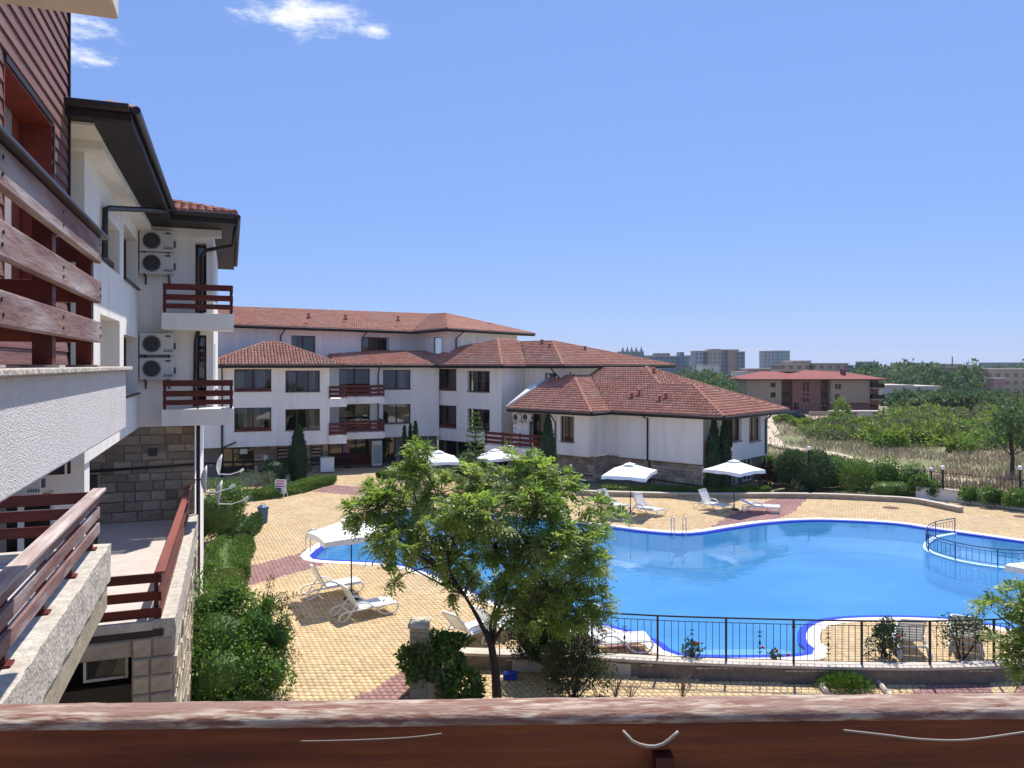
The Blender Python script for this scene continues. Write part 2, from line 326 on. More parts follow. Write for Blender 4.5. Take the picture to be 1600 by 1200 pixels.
# ------------------------------------------------------------------ pool outline
POOLPX = [(497, 872), (500, 861), (530, 842), (580, 815), (640, 797), (720, 800), (800, 808), (905, 819), (940, 822), (1000, 830), (1060, 834.5), (1100, 832.5), (1150, 824.5), (1200, 817.5), (1260, 813.5), (1320, 814), (1400, 818.5), (1450, 826), (1530, 837), (1600, 847), (1720, 862), (1800, 890), (1760, 950), (1640, 984), (1500, 966), (1400, 961), (1310, 963), (1262, 972), (1246, 988), (1248, 1004), (1256, 1019), (1160, 1023), (1064, 1020), (1040, 1007), (1010, 991), (960, 978), (900, 967), (840, 955), (780, 938), (725, 914), (680, 895), (620, 880), (560, 876)]
pool = smooth_closed([G(x, y) for x, y in POOLPX], .4)
if area(pool) < 0: pool.reverse()
# (area > 0: counter-clockwise, +d grows outwards)
tileo = offset_closed(pool, .27); cope = offset_closed(pool, .27 + .34)
low_front = [Vector((-2.42, 20.7)), Vector((-2.2, 20.55)), Vector((0, 20.35)), Vector((2.28, 20.15)), Vector((4.3, 19.85)), Vector((7.2, 19.6)), Vector((9.2, 19.5)), Vector((10.9, 19.5)), Vector((13.1, 19.7)), Vector((18, 20.4)), Vector((24, 22))]
deck = [Vector((-34, 6)), Vector((-2.42, 6))] + low_front + [Vector((36, 26)), Vector((36, 36)), Vector((27.6, 41.1)), Vector((24.6, 44.2)), Vector((22.4, 44.2)), Vector((20.6, 44.9)), Vector((16.5, 45.4)), Vector((10.8, 45.4)), Vector((3.8, 46.4)), Vector((3.0, 66)), Vector((-34, 66))]
# ------------------------------------------------------------------ ground sheet
def build_ground():
    def axis(a, b, s0):
        out = [0.0]; s = s0
        while out[-1] < b: out.append(out[-1] + s); s *= 1.09 if out[-1] > 60 else 1.0
        return out
    ax = axis(0, 2600, 2.5); xs = np.array([-v for v in ax[:0:-1]] + ax); ys = np.array([-v for v in axis(0, 60, 5)[:0:-1]] + axis(0, 2700, 2.5))
    X, Y = np.meshgrid(xs, ys); Z = np.vectorize(tz)(Y)
    ins = pip(np.c_[X.ravel(), Y.ravel()], offset_closed(deck, -2.6) if area(deck) > 0 else offset_closed(deck[::-1], -2.6)).reshape(X.shape)
    ins |= (Y < 22) & (np.abs(X) < 36)
    Z = Z - 0.12 + np.where(Y > 60, .12 * np.sin(X * .07) * np.cos(Y * .05), 0)
    full = deck if area(deck) > 0 else deck[::-1]
    Z[pip(np.c_[X.ravel(), Y.ravel()], offset_closed(full, .9)).reshape(X.shape)] = -.14
    Z[ins] = -2.6
    nx, ny = len(xs), len(ys); idx = np.arange(nx * ny).reshape(ny, nx)
    Q = np.stack([idx[:-1, :-1], idx[:-1, 1:], idx[1:, 1:], idx[1:, :-1]], -1).reshape(-1, 4)
    o = link('ground', np_mesh('ground', np.stack([X, Y, Z], -1).reshape(-1, 3), Q), soil, smooth=True); tag(o, kind='structure')
build_ground()
# ------------------------------------------------------------------ deck, pool
pd = fill(deck, [cope], -.012).build('pool_deck', sand); tag(pd, kind='structure')
# deck edge drop
mb = MB()
for i in range(len(deck)):
    a, b = deck[i], deck[(i + 1) % len(deck)]; mb.face((a.x, a.y, -2.6), (b.x, b.y, -2.6), (b.x, b.y, -.012), (a.x, a.y, -.012))
mb.build('deck_edge', capst, pd)
lp = [Vector((-2.42, 6))] + low_front + [Vector((36, 26)), Vector((36, 6))]
lower = fill(lp, [], -.342).build('lower_path', sand); tag(lower, kind='structure')
pl = thing('swimming_pool', 'large free-form swimming pool with white coping and cobalt tile band', 'swimming pool')
o = strip(tileo, cope, .02, .02).build('coping', coping, pl)
strip(cope, cope, -.3, .02).build('coping_edge', coping, pl)
strip(pool, tileo, -.005, -.005).build('tile_band', bluetile, pl)
strip(offset_closed(pool, .24), tileo, .002, .012).build('tile_border', whitetile, pl)
strip(pool, pool, -.26, -.005).build('waterline_tiles', bluetile, pl)
strip(pool, offset_closed(pool, -.35), -.26, -.72).build('pool_wall', basin, pl)
strip(offset_closed(pool, -.35), offset_closed(pool, -1.5), -.72, -1.2).build('pool_wall_foot', basin, pl)
fill(offset_closed(pool, -.5), [], -1.22).build('pool_floor', basin, pl)
# entry steps in the near bay
for i, (w0, zz) in enumerate(((.0, -.12), (.5, -.28), (1.0, -.46), (1.5, -.7))):
    a = G(1070, 1019); b = G(1250, 1019); mb = MB(); mb.box(a.x + .15 + w0 * .1, b.x - .12, a.y + .02 + w0, a.y + .45 + w0, -1.3, zz); mb.build('step', stepm, pl)
wat = fill(offset_closed(pool, .02), [], -.07).build('water', water, pl)
# ------------------------------------------------------------------ pavers: real hexagonal blocks with sunk joints
RED = [[(355, 895), (483, 861), (497, 873), (504, 884), (417, 908), (355, 925)], [(516, 758), (590, 763), (660, 768), (660, 784), (580, 776), (488, 769)],
       [(1093, 836), (1136, 808), (1168, 793), (1214, 779), (1262, 779), (1240, 801), (1200, 817), (1150, 828)], [(545, 1098), (640, 1045), (700, 1015), (700, 1140), (500, 1125)],
       [(1062, 842), (905, 830), (905, 821), (1062, 836)], [(900, 985), (1000, 1012), (1052, 1045), (1030, 1046), (985, 1022), (890, 994)]]
RED = [[G(x, y) for x, y in p] for p in RED]
RED2 = [[G(x, y, -.33) for x, y in p] for p in [[(1445, 1068), (1550, 1068), (1550, 1088), (1420, 1092)], [(1590, 1060), (1640, 1060), (1640, 1120), (1600, 1120)]]]
PW, PL, PH = .165, .215, .03      # pitch across, pitch along, height
def hexshape(w, l):
    a = w / 2; return np.array([(-a, -l * .34), (0, -l * .52), (a, -l * .34), (a, l * .34), (0, l * .52), (-a, l * .34)])
def pavers(parent, region, hole, zt, reds, limits, near_pick):
    x0, x1, y0, y1 = limits; py = PL * .86
    jj = np.arange(int((y1 - y0) / py) + 1); ii = np.arange(int((x1 - x0) / PW) + 1); I, J = np.meshgrid(ii, jj)
    X = x0 + I * PW + (J % 2) * PW / 2; Y = y0 + J * py; C = np.c_[X.ravel(), Y.ravel()]
    k = pip(C, region)
    if hole is not None: k &= ~pip(C, hole)
    pxx = 800 + FPX * C[:, 0] / C[:, 1]; pyy = HOR + FPX * (EYE - zt) / C[:, 1]; k &= (pxx > -60) & (pxx < 1680) & (pyy < 1190)
    C = C[k]; pxx = pxx[k]; pyy = pyy[k]
    isred = np.zeros(len(C), bool)
    for r in reds: isred |= pip(C, r)
    order = np.argsort(np.where(near_pick(pxx, pyy), C[:, 1], 1e9)); single = np.zeros(len(C), bool); single[order[:290]] = near_pick(pxx, pyy)[order[:290]]
    top = hexshape(PW - .016, PL - .016); bot = hexshape(PW - .004, PL - .004)
    base = np.zeros((12, 3)); base[:6, :2] = bot; base[:6, 2] = -PH; base[6:, :2] = top
    quads = np.array([(i, (i + 1) % 6, 6 + (i + 1) % 6, 6 + i) for i in range(6)] + [(6, 7, 8, 9), (6, 9, 10, 11)])
    for sel, mm, nm in ((~isred & ~single, pave, 'paver_field'), (isred & ~single, paver, 'red_paver_field')):
        c = C[sel]
        if not len(c): continue
        jit = RNG.normal(0, .0022, (len(c), 1, 1)); tilt = RNG.normal(0, .010, (len(c), 2))
        V = np.repeat(base[None], len(c), 0); V[:, :, 2] += tilt[:, :1] * base[None, :, 0] + tilt[:, 1:] * base[None, :, 1]; V[:, :, 0] += c[:, 0, None]; V[:, :, 1] += c[:, 1, None]; V[:, :, 2] += zt + jit[:, :, 0]
        Q = (quads[None] + (np.arange(len(c)) * 12)[:, None, None]).reshape(-1, 4)
        tag(link(nm, np_mesh(nm, V.reshape(-1, 3), Q), mm, parent), kind='stuff')
    meY = np_mesh('paver', base, quads); meY.materials.append(pave1); meR = np_mesh('paver_red', base, quads); meR.materials.append(paver1)
    for c, r in zip(C[single], isred[single]):
        o = bpy.data.objects.new('paver', meR if r else meY); col.objects.link(o); o.parent = parent; o.location = (c[0], c[1], zt + random.gauss(0, .0022)); o.rotation_euler = (random.gauss(0, .01), random.gauss(0, .01), 0)
pavers(pd, deck, cope, .02, RED, (-30, 30, 15, 58), lambda x, y: (x > 425) & (x < 640) & (y < 1096))
pavers(lower, lp, None, -.31, RED2, (-3, 18, 15, 23), lambda x, y: (x > 950) & (x < 1640) & (y < 1088))
# dirt track over the field
tp = smooth_open([GT(x, y) for x, y in ((1190, 652), (1205, 668), (1200, 684), (1222, 697), (1290, 707), (1370, 724), (1430, 742), (1520, 752), (1640, 760))], 3)
mb = MB()
for i, p in enumerate(tp):
    t = (tp[min(i + 1, len(tp) - 1)] - tp[max(i - 1, 0)]); t.z = 0; t.normalize(); n = Vector((t.y, -t.x, 0)); w = 1.0 + .35 * math.sin(i * 1.7); zz = tz(p.y) - .02
    mb.v += [(p.x - n.x * w, p.y - n.y * w, zz), (p.x + n.x * w, p.y + n.y * w, zz)]
    if i: k = 2 * i; mb.f.append((k - 2, k - 1, k + 1, k))
tag(mb.build('dirt_track', track), kind='structure')
# sandy forecourt by the red roofed block
a = [GT(x, y) for x, y in ((1195, 660), (1255, 655), (1330, 655), (1330, 648), (1200, 646))]
mb = MB(); mb.face(*[(p.x, p.y, tz(p.y) + .02) for p in a]); tag(mb.build('forecourt', track), kind='structure')
# ------------------------------------------------------------------ building kit
def wall(mb, p0, p1, z0, z1, ops=(), depth=.22, rv=None):
    """front sheet from p0 to p1 (outside on the right hand), openings (u0,u1,v0,v1), reveals turned inwards"""
    p0 = Vector(p0); p1 = Vector(p1); d = p1 - p0; L = d.length; d /= L; n = Vector((d.y, -d.x))
    P = lambda u, z, off=0: (p0.x + d.x * u - n.x * off, p0.y + d.y * u - n.y * off, z)
    us = sorted({0, L} | {u for o in ops for u in o[:2]}); zs = sorted({z0, z1} | {v for o in ops for v in o[2:4]})
    for i in range(len(us) - 1):
        for k in range(len(zs) - 1):
            cu = (us[i] + us[i + 1]) / 2; cz = (zs[k] + zs[k + 1]) / 2
            if any(o[0] < cu < o[1] and o[2] < cz < o[3] for o in ops): continue
            mb.face(P(us[i], zs[k]), P(us[i + 1], zs[k]), P(us[i + 1], zs[k + 1]), P(us[i], zs[k + 1]))
    for (u0, u1, v0, v1) in [o[:4] for o in ops]:
        mb.face(P(u0, v0), P(u0, v1), P(u0, v1, depth), P(u0, v0, depth)); mb.face(P(u1, v0), P(u1, v0, depth), P(u1, v1, depth), P(u1, v1))
        mb.face(P(u0, v1), P(u1, v1), P(u1, v1, depth), P(u0, v1, depth)); mb.face(P(u0, v0), P(u0, v0, depth), P(u1, v0, depth), P(u1, v0))
def window(parent, p0, p1, op, n=2, depth=.18, fm=None, sill=True, cur=(0.0,), fw=.06, hbar=None, name='window', box=False, ext=.5):
    p0 = Vector(p0); p1 = Vector(p1); d = (p1 - p0).normalized(); nn = Vector((d.y, -d.x)); u0, u1, v0, v1 = op[:4]; fm = fm or frameb
    def bx(m, a, b, c0, c1, f, t):
        q = [(p0.x + d.x * u - nn.x * o, p0.y + d.y * u - nn.y * o) for u, o in ((a, t), (b, t), (b, f), (a, f))]; m.prism([q[0], q[1], q[2], q[3]][::-1], c0, c1)
    m = MB(); f, t = depth - .04, depth + .02
    bx(m, u0, u1, v0, v0 + fw, f, t); bx(m, u0, u1, v1 - fw, v1, f, t); bx(m, u0, u0 + fw, v0 + fw, v1 - fw, f, t); bx(m, u1 - fw, u1, v0 + fw, v1 - fw, f, t)
    for k in range(1, n): c = u0 + (u1 - u0) * k / n; bx(m, c - fw * .7, c + fw * .7, v0 + fw, v1 - fw, f + .004, t - .004)
    if hbar: zc = v0 + (v1 - v0) * hbar; bx(m, u0 + fw, u1 - fw, zc - fw * .5, zc + fw * .5, f + .008, t - .008)
    w = m.build(name, fm, parent)
    for k in range(n):
        a = u0 + (u1 - u0) * k / n + fw; b = u0 + (u1 - u0) * (k + 1) / n - fw; q = lambda u, z: (p0.x + d.x * u - nn.x * depth, p0.y + d.y * u - nn.y * depth, z)
        mp = MB(); mp.face(q(a, v0 + fw), q(b, v0 + fw), q(b, v1 - fw), q(a, v1 - fw)); mp.build('pane', pane, w)
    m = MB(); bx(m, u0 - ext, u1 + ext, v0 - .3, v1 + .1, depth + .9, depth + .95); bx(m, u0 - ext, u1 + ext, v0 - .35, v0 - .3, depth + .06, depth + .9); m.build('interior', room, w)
    for c in cur:
        if c is None: continue
        cw = (u1 - u0) * .24; cs = u0 + fw + c * (u1 - u0 - cw); m = MB(); N = 8
        for i in range(N):
            ua = cs + cw * i / N; ub = cs + cw * (i + 1) / N; oa = depth + .14 + .03 * (i % 2); ob = depth + .14 + .03 * ((i + 1) % 2)
            m.face((p0.x + d.x * ua - nn.x * oa, p0.y + d.y * ua - nn.y * oa, v0), (p0.x + d.x * ub - nn.x * ob, p0.y + d.y * ub - nn.y * ob, v0), (p0.x + d.x * ub - nn.x * ob, p0.y + d.y * ub - nn.y * ob, v1), (p0.x + d.x * ua - nn.x * oa, p0.y + d.y * ua - nn.y * oa, v1))
        m.build('curtain', curtain, w)
    if sill:
        m = MB(); bx(m, u0 - .04, u1 + .04, v0 - .045, v0 - .003, -.07, depth - .05); m.build('sill', fm, w)
    if box:
        m = MB(); bx(m, u0 + .02, u1 - .02, v0 + .002, v0 + .20, .02, .10); m.build('window_board', redx, w)
    return w
def tiles(name, polys, mat, parent, tw=.22, tl=.36, lift=.03):
    """barrel tiles over planar roof faces; poly[0]->poly[1] is the eave"""
    allV = []; allQ = []; base = 0
    seg = 4; th = np.linspace(0, math.pi, seg + 1)
    for poly in polys:
        P = [Vector(p) for p in poly]; e = (P[1] - P[0]).normalized(); nrm = e.cross(P[-1] - P[0]).normalized()
        if nrm.z < 0: nrm = -nrm
        s = nrm.cross(e).normalized()
        if s.z < 0: s = -s
        U = [((p - P[0]).dot(e), (p - P[0]).dot(s)) for p in P]; umin = min(u for u, _ in U); umax = max(u for u, _ in U); vmax = max(v for _, v in U)
        I, J = np.meshgrid(np.arange(int((umax - umin) / tw) + 1), np.arange(int(vmax / tl) + 1)); C = np.c_[(umin + tw * (I + .5)).ravel(), (tl * (J + .45)).ravel()]
        C = C[pip(C, U)]
        if not len(C): continue
        prof = np.c_[-np.cos(th) * tw * .5, np.sin(th) * tw * .30]; n = seg + 1
        T = np.zeros((3 * n, 3)); T[:n, 0] = prof[:, 0]; T[:n, 1] = -tl * .55; T[:n, 2] = prof[:, 1] + lift + .022; T[n:2 * n, 0] = prof[:, 0] * .9; T[n:2 * n, 1] = tl * .52; T[n:2 * n, 2] = prof[:, 1] * .9 + lift
        T[2 * n:, 0] = prof[:, 0]; T[2 * n:, 1] = -tl * .55; T[2 * n:, 2] = -.01
        q = [(i, i + 1, n + i + 1, n + i) for i in range(seg)] + [(2 * n + i, 2 * n + i + 1, i + 1, i) for i in range(seg)]
        E = np.array(e); S = np.array(s); Nn = np.array(nrm); j = RNG.normal(0, .006, (len(C), 3))
        cen = np.array(P[0])[None] + C[:, :1] * E + C[:, 1:] * S
        V = cen[:, None] + (T[None, :, 0:1] + j[:, None, 0:1]) * E + (T[None, :, 1:2] + j[:, None, 1:2]) * S + T[None, :, 2:3] * Nn
        allV.append(V.reshape(-1, 3)); allQ.append((np.array(q)[None] + (np.arange(len(C)) * 3 * n)[:, None, None] + base).reshape(-1, 4)); base += len(C) * 3 * n
    return tag(link(name, np_mesh(name, np.concatenate(allV), np.concatenate(allQ)), mat, parent), kind='stuff')
def ridge(parent, p, q, r=.11, mat=None):
    p = Vector(p); q = Vector(q); L = (q - p).length; n = max(1, int(L / .38)); d = (q - p) / n; side = d.cross(Vector((0, 0, 1))).normalized(); up = side.cross(d).normalized(); m = MB()
    for i in range(n):
        a = p + d * i; b = p + d * (i + 1.12); sgn = 5
        for e, (c, rr) in enumerate(((a, r * 1.08), (b, r * .92))):
            for k in range(sgn + 1): t = math.pi * k / sgn; m.v.append(tuple(c + side * math.cos(t) * rr + up * (math.sin(t) * rr + .02)))
        o = i * 12
        for k in range(sgn): m.f.append((o + k, o + k + 1, o + 6 + k + 1, o + 6 + k))
        m.f.append(tuple(o + k for k in range(6)))
    return m.build('ridge_tiles', mat or ridgem, parent)
def roof(bld, polys, eaves, ridges, mat=None, thick=.16, tw=.22, tl=.36, vents=(), gut=True, soffit=True, fasc=.2, skip=()):
    m = MB()
    for p in polys: 
        m.face(*p)
    rf = m.build('roof', underm, bld)
    tiles('roof_tiles', [p for i, p in enumerate(polys) if i not in skip], mat or tilem, rf, tw, tl)
    for a, b in ridges: ridge(rf, a, b)
    for a, b in eaves:
        a = Vector(a); b = Vector(b); d = (b - a).normalized(); nn = Vector((d.y, -d.x, 0)); dz = Vector((0, 0, -fasc * .5 - .01))
        m = MB(); m.bar(a + dz + nn * .0, b + dz, .05, fasc); m.build('fascia', darkbrown, rf)
        if gut:
            m = MB(); m.tube([a + nn * .09 + Vector((0, 0, -.05)), b + nn * .09 + Vector((0, 0, -.05))], .065, 8); m.build('gutter', gutterm, rf)
    for v in vents:
        v = Vector(v); m = MB(); m.lathe([(.09, 0), (.09, .34), (.16, .34), (.16, .40), (0.001, .46)], 10); m.box(-.17, .17, -.17, .17, -.06, .06); m.build('vent_pipe', ridgem, rf, loc=v)
    return rf
def pipe(parent, pts, r=.05, mat=None, name='downpipe'):
    m = MB(); m.tube(pts, r, 8); return m.build(name, mat or gutterm, parent, smooth=True)
def stones(parent, p0, p1, z0, z1, h=.24, wmin=.28, wmax=.62, off=.0, mat=None, seed=1, holes=(), proud=.05, name='stone'):
    """coursed wall stones, each an object, laid on a mortar sheet; outside on the right hand"""
    rr = random.Random(seed); p0 = Vector(p0); p1 = Vector(p1); d = p1 - p0; L = d.length; d /= L; nn = Vector((d.y, -d.x)); cache = {}
    z = z0; r = 0; ang = math.atan2(d.y, d.x)
    while z < z1 - .05:
        hh = min(h * rr.choice((.8, 1, 1, 1.25)), z1 - z); u = 0
        if z1 - z - hh < .1: hh = z1 - z
        while u < L - .01:
            w = rr.choice((wmin, (wmin * 2 + wmax) / 3, (wmin + wmax) / 2, wmax))
            if L - u - w < wmin * .7: w = L - u
            if not any(a < u + w / 2 < b and c < z + hh / 2 < e for a, b, c, e in holes):
                key = (round(w, 2), round(hh, 2), rr.randint(0, 2))
                if key not in cache:
                    m = MB(); W, HH = key[0] / 2 - .008, key[1] / 2 - .008; j = lambda: rr.uniform(-.012, .012); ins = .02; pr = proud * rr.uniform(.6, 1.3)
                    m.v = [(-W, 0, -HH), (W, 0, -HH), (W, 0, HH), (-W, 0, HH), (-W + ins + j(), -pr + j(), -HH + ins + j()), (W - ins + j(), -pr + j(), -HH + ins + j()), (W - ins + j(), -pr + j(), HH - ins + j()), (-W + ins + j(), -pr + j(), HH - ins + j())]
                    m.f = [(4, 5, 6, 7), (0, 1, 5, 4), (1, 2, 6, 5), (2, 3, 7, 6), (3, 0, 4, 7)]
                    cache[key] = m.mesh(name); cache[key].materials.append(mat or stonem)
                o = bpy.data.objects.new(name, cache[key]); col.objects.link(o); o.parent = parent; c = p0 + d * (u + w / 2) + nn * off; o.location = (c.x, c.y, z + hh / 2); o.rotation_euler = (0, 0, ang)
            u += w
        z += hh; r += 1
def board(parent, p, q, h, th, mat, name='board', bevel=.006, up=(0, 0, 1)):
    m = MB(); m.bar(p, q, th, h, up); return m.build(name, mat, parent, bevel=bevel)
# ================================================================== left wing (runs away from the camera on the left)
WA = R(20.1); WO = Vector((-9.7, 20.0, 0))
lw = thing('apartment_wing', 'white left apartment wing with brown eaves, air conditioners and small balconies', 'building', WO, WA)
mb = MB()
FAC = ((0, -8.0), (0, 0)); fops = [(1.6, 4.2, 9.72, 10.66), (4.85, 7.55, 9.74, 10.95), (1.6, 4.2, 7.1, 8.73), (4.85, 7.55, 7.1, 8.48)]
wall(mb, *FAC, 6.18, 11.4, [fops[1], fops[3]], .3)
m2 = MB(); 
mb = MB(); wall(mb, *FAC, 6.18, 11.4, [fops[1], fops[3]], .32)
# loggia openings are cut with deep reveals
mb = MB(); ops = [fops[0], fops[1], fops[2], fops[3]]; wall(mb, *FAC, 6.18, 11.4, ops, .34)
wall(mb, (-6, -8.0), (0, -8.0), 6.18, 11.4, [(2.4, 4.6, 8.9, 11.0)], .4)
mb.face((-6, -8.0, 6.18), (0, -8.0, 6.18), (0, 0, 6.18), (-6, 0, 6.18))
wall(mb, (0, 0), (1.8, 0), 6.18, 11.4, [(1.34, 1.62, 9.2, 11.05), (1.34, 1.62, 6.7, 8.6)], .5)
wall(mb, (1.8, 0), (1.8, 7), 6.18, 11.4, [(1.0, 2.2, 9.7, 10.9), (1.0, 2.2, 7.1, 8.4)], .2)
mb.face((0, 0, 6.18), (1.8, 0, 6.18), (1.8, 7, 6.18), (0, 7, 6.18))
wall(mb, (1.33, .0), (1.33, 7), 0, 6.18, [(1.2, 2.4, 4.6, 5.8)], .2)
wall(mb, (-6, -7.7), (-.05, -7.7), 3.72, 6.18, [(.6, 2.2, 4.5, 5.9), (4.05, 5.5, 3.95, 5.75)], .15)
wall(mb, (-.05, -7.7), (-.05, -7.2), 3.72, 6.18)
wall(mb, (-1.4, -7.2), (-1.4, 0), 3.72, 6.18, [(2, 4, 3.95, 5.9)], .15)
mb.build('wall', white, lw)
for op in (fops[1], fops[3]): window(lw, *FAC, op, 2, .30, cur=(.0,), sill=True)
for op in (fops[0], fops[2]):   # loggia back door and rail
    u0, u1, v0, v1 = op; m = MB(); m.box(-1.3, -1.26, -8 + u0, -8 + u1, v0 - .6, v1 + .05); m.box(-1.3, -.34, -8 + u1 - .02, -8 + u1 + .1, v0 - .6, v1 + .1); m.box(-1.3, -.34, -8 + u0 - .1, -8 + u0 + .02, v0 - .6, v1 + .1); m.box(-1.3, -.34, -8 + u0, -8 + u1, v1 + .02, v1 + .1); m.build('loggia_wall', white, lw)
    window(lw, (-1.24, -8), (-1.24, 0), (u0 + .3, u1 - .4, v0 - .5, v1 - .1), 2, .02, cur=(.2,), sill=False)
    for z in (v0 + .06, v0 + .2): board(lw, (-.12, -8 + u0, z), (-.12, -8 + u1, z), .1, .03, redy)
for op in ((1.34, 1.62, 9.2, 11.05), (1.34, 1.62, 6.7, 8.6)): window(lw, (0, 0), (1.8, 0), op, 1, .45, cur=(None,), sill=False, name='door', ext=.12)
for op in ((1.0, 2.2, 9.7, 10.9), (1.0, 2.2, 7.1, 8.4)): window(lw, (1.8, 0), (1.8, 7), op, 2, .16)
window(lw, (-6, -7.7), (-.05, -7.7), (.6, 2.2, 4.5, 5.9), 2, .12, fm=framew); window(lw, (-6, -7.7), (-.05, -7.7), (4.05, 5.5, 3.95, 5.75), 3, .12, fm=framew, hbar=.8, sill=False)
window(lw, (-1.4, -7.2), (-1.4, 0), (2, 4, 3.95, 5.9), 2, .12)
window(lw, (-6, -8.0), (0, -8.0), (2.4, 4.6, 8.9, 11.0), 2, .36)
# white cornice and posts below the eave
m = MB(); m.box(-6, .31, -8.3, -.16, 11.25, 11.398); m.box(-6, 2.0, -.16, .0, 11.2, 11.396); m.box(-6, .31, -9.2, -8.3, 11.37, 11.412); m.build('cornice', white, lw)
for t in (-8.55,): m = MB(); m.box(-1.6, -1.2, t, t + .4, 6.5, 11.3); m.build('pillar', white, lw)
# eave soffit and roof
EZ = 11.42; EA = .82; EB = 2.32
m = MB(); m.prism([(-6, -9.45), (EA, -9.45), (EA, -1.2), (EB, -1.2), (EB, 9), (-6, 9)], EZ, EZ + .05); m.build('soffit', darkbrown, lw)
for k in range(9): 
    m = MB(); m.box(.33 + k * .05, .33 + k * .05 + .042, -9.4, -1.45, EZ - .012, EZ - .001); m.build('soffit_board', darkbrown, lw)
z1 = EZ + .22; q = .31
def rz_(s): return z1 + q * s
ql = .20; apx = (-4, -4.6, z1 + ql * 4.85)
polys = [[(EA, -9.45, z1), (EA, -1.2, z1), (EA - 1.6, .4, z1 + ql * 1.6), (-4, .4, z1 + ql * 4.85), apx], [(-8.8, -9.45, z1), (EA, -9.45, z1), apx],
         [(EA, -1.2, z1), (EB, -1.2, z1), (EB - 1.6, .4, rz_(1.6)), (EA - 1.6, .4, rz_(1.6))], [(EB, -1.2, z1), (EB, 9, z1), (EB - 1.6, 9, rz_(1.6)), (EB - 1.6, .4, rz_(1.6))]]
roof(lw, polys, [((EA, -9.45, z1), (EA, -1.2, z1)), ((-6, -9.45, z1), (EA, -9.45, z1)), ((EA, -1.2, z1), (EB, -1.2, z1)), ((EB, -1.2, z1), (EB, 9, z1))],
     [((EB, -1.2, z1), (EB - 1.6, .4, rz_(1.6)))], tilenear, tw=.2, tl=.36, fasc=.22, skip=(1,))
# gutters' downpipes
pipe(lw, [(.9, -2.0, 11.55), (.8, -2.2, 11.45), (.1, -6.1, 10.72), (.07, -6.3, 10.66), (.07, -6.35, 10.3), (.07, -6.35, 9.75)], .055)
pipe(lw, [(2.36, -.6, 11.45), (2.28, -.5, 10.95), (1.62, -.12, 10.85), (1.5, -.1, 10.7), (1.5, -.1, 9.15)], .055)
pipe(lw, [(1.42, -.12, 8.7), (1.36, -.1, 8.4), (1.34, -.1, 6.7)], .055)
pipe(lw, [(1.42, -.12, 6.2), (1.42, -.1, 1.2)], .05)
pipe(lw, [(-1.4, -.1, 5.08), (1.33, -.1, 5.16)], .035, name='conduit')
# two small balconies on the near face
for zs in (9.117, 6.667):
    b = MB(); b.box(.59, 2.3, -.9, 0, zs - .42, zs); bal = b.build('balcony', white, lw, bevel=.01)
    for c in (.66, 2.24): m = MB(); m.box(c - .035, c + .035, -.86, -.79, zs, zs + .74); m.build('post', redx, bal)
    m = MB(); m.box(1.42, 1.46, -.84, -.8, zs, zs + 1.4 if zs > 8 else zs + .74); m.build('post', redx, bal)
    for z0, hh in ((.665, .155), (.40, .15), (.175, .13)):
        board(bal, (.62, -.88, zs + z0), (2.28, -.88, zs + z0), hh, .035, redx); board(bal, (2.27, -.86, zs + z0), (2.27, -.02, zs + z0), hh, .035, redy)
# stone base
m = MB(); wall(m, (-1.4, .02), (1.33, .02), 3.7, 6.18); wall(m, (-6, .03), (-1.4, .03), 3.7, 6.18); m.build('base_wall', mortar, lw)
stones(lw, (-1.4, .02), (1.33, .02), 3.72, 6.18, .26, .26, .6, seed=3, proud=.03)
m = MB(); m.box(.22, .42, -.05, .0, 5.42, 5.62); m.build('vent_grille', acdark, lw)
# ------------------------------------------------------------------ air conditioners (on the near face)
def ac(name, label, s, z, w=.80, h=.56, face='front'):
    r = thing(name, label, 'air conditioner', WO + Matrix.Rotation(WA, 3, 'Z') @ Vector((s, -.36, z)), WA, 'outdoor air conditioner units on the left wing')
    m = MB(); m.box(0, w, 0, .28, 0, h); cs = m.build('casing', acm, r, bevel=.02)
    cx, cz, rr = w * .36, h * .5, h * .40
    m = MB(); n = 28; m.v = [(cx + rr * math.cos(2 * math.pi * k / n), -.006, cz + rr * math.sin(2 * math.pi * k / n)) for k in range(n)]; m.f = [tuple(range(n))[::-1]]; m.build('fan_opening', acdark, r)
    for k, f in enumerate((.28, .5, .72, .93)):
        m = MB(); m.tube([(cx + rr * f * math.cos(2 * math.pi * i / 22), -.012, cz + rr * f * math.sin(2 * math.pi * i / 22)) for i in range(22)], .005, 4, True); m.build('grille_ring', acgrey if k < 3 else acm, r)
    for k in range(6): a = math.pi * k / 6; m = MB(); m.bar((cx - rr * .93 * math.cos(a), -.012, cz - rr * .93 * math.sin(a)), (cx + rr * .93 * math.cos(a), -.012, cz + rr * .93 * math.sin(a)), .006, .006); m.build('grille_spoke', acgrey, r)
    n = 16; m = MB(); m.v = [(w * .84 + .075 * math.cos(2 * math.pi * k / n), -.004, h * .86 + .028 * math.sin(2 * math.pi * k / n)) for k in range(n)]; m.f = [tuple(range(n))[::-1]]; m.build('badge', acgrey, r)
    m = MB()
    for k in range(5): m.box(w * .72 + k * .045, w * .72 + k * .045 + .03, -.004, -.001, h * .13, h * .13 + .05)
    m.box(w * .72, w * .72 + .2, -.004, -.001, h * .24, h * .25); m.build('printed_mark', acgrey, r)
    m = MB(); m.box(w, w + .05, .06, .2, h * .25, h * .55); m.build('valve_cover', acgrey, r)
    for c in (.12, w - .12): m = MB(); m.box(c - .02, c + .02, -.02, .36, -.05, -.002); m.box(c - .02, c + .02, .32, .36, -.25, -.05); m.build('bracket', gutterm, r)
    return r
ac('air_conditioner', 'topmost outdoor air conditioner unit high on the left wing face', .03, 10.72)
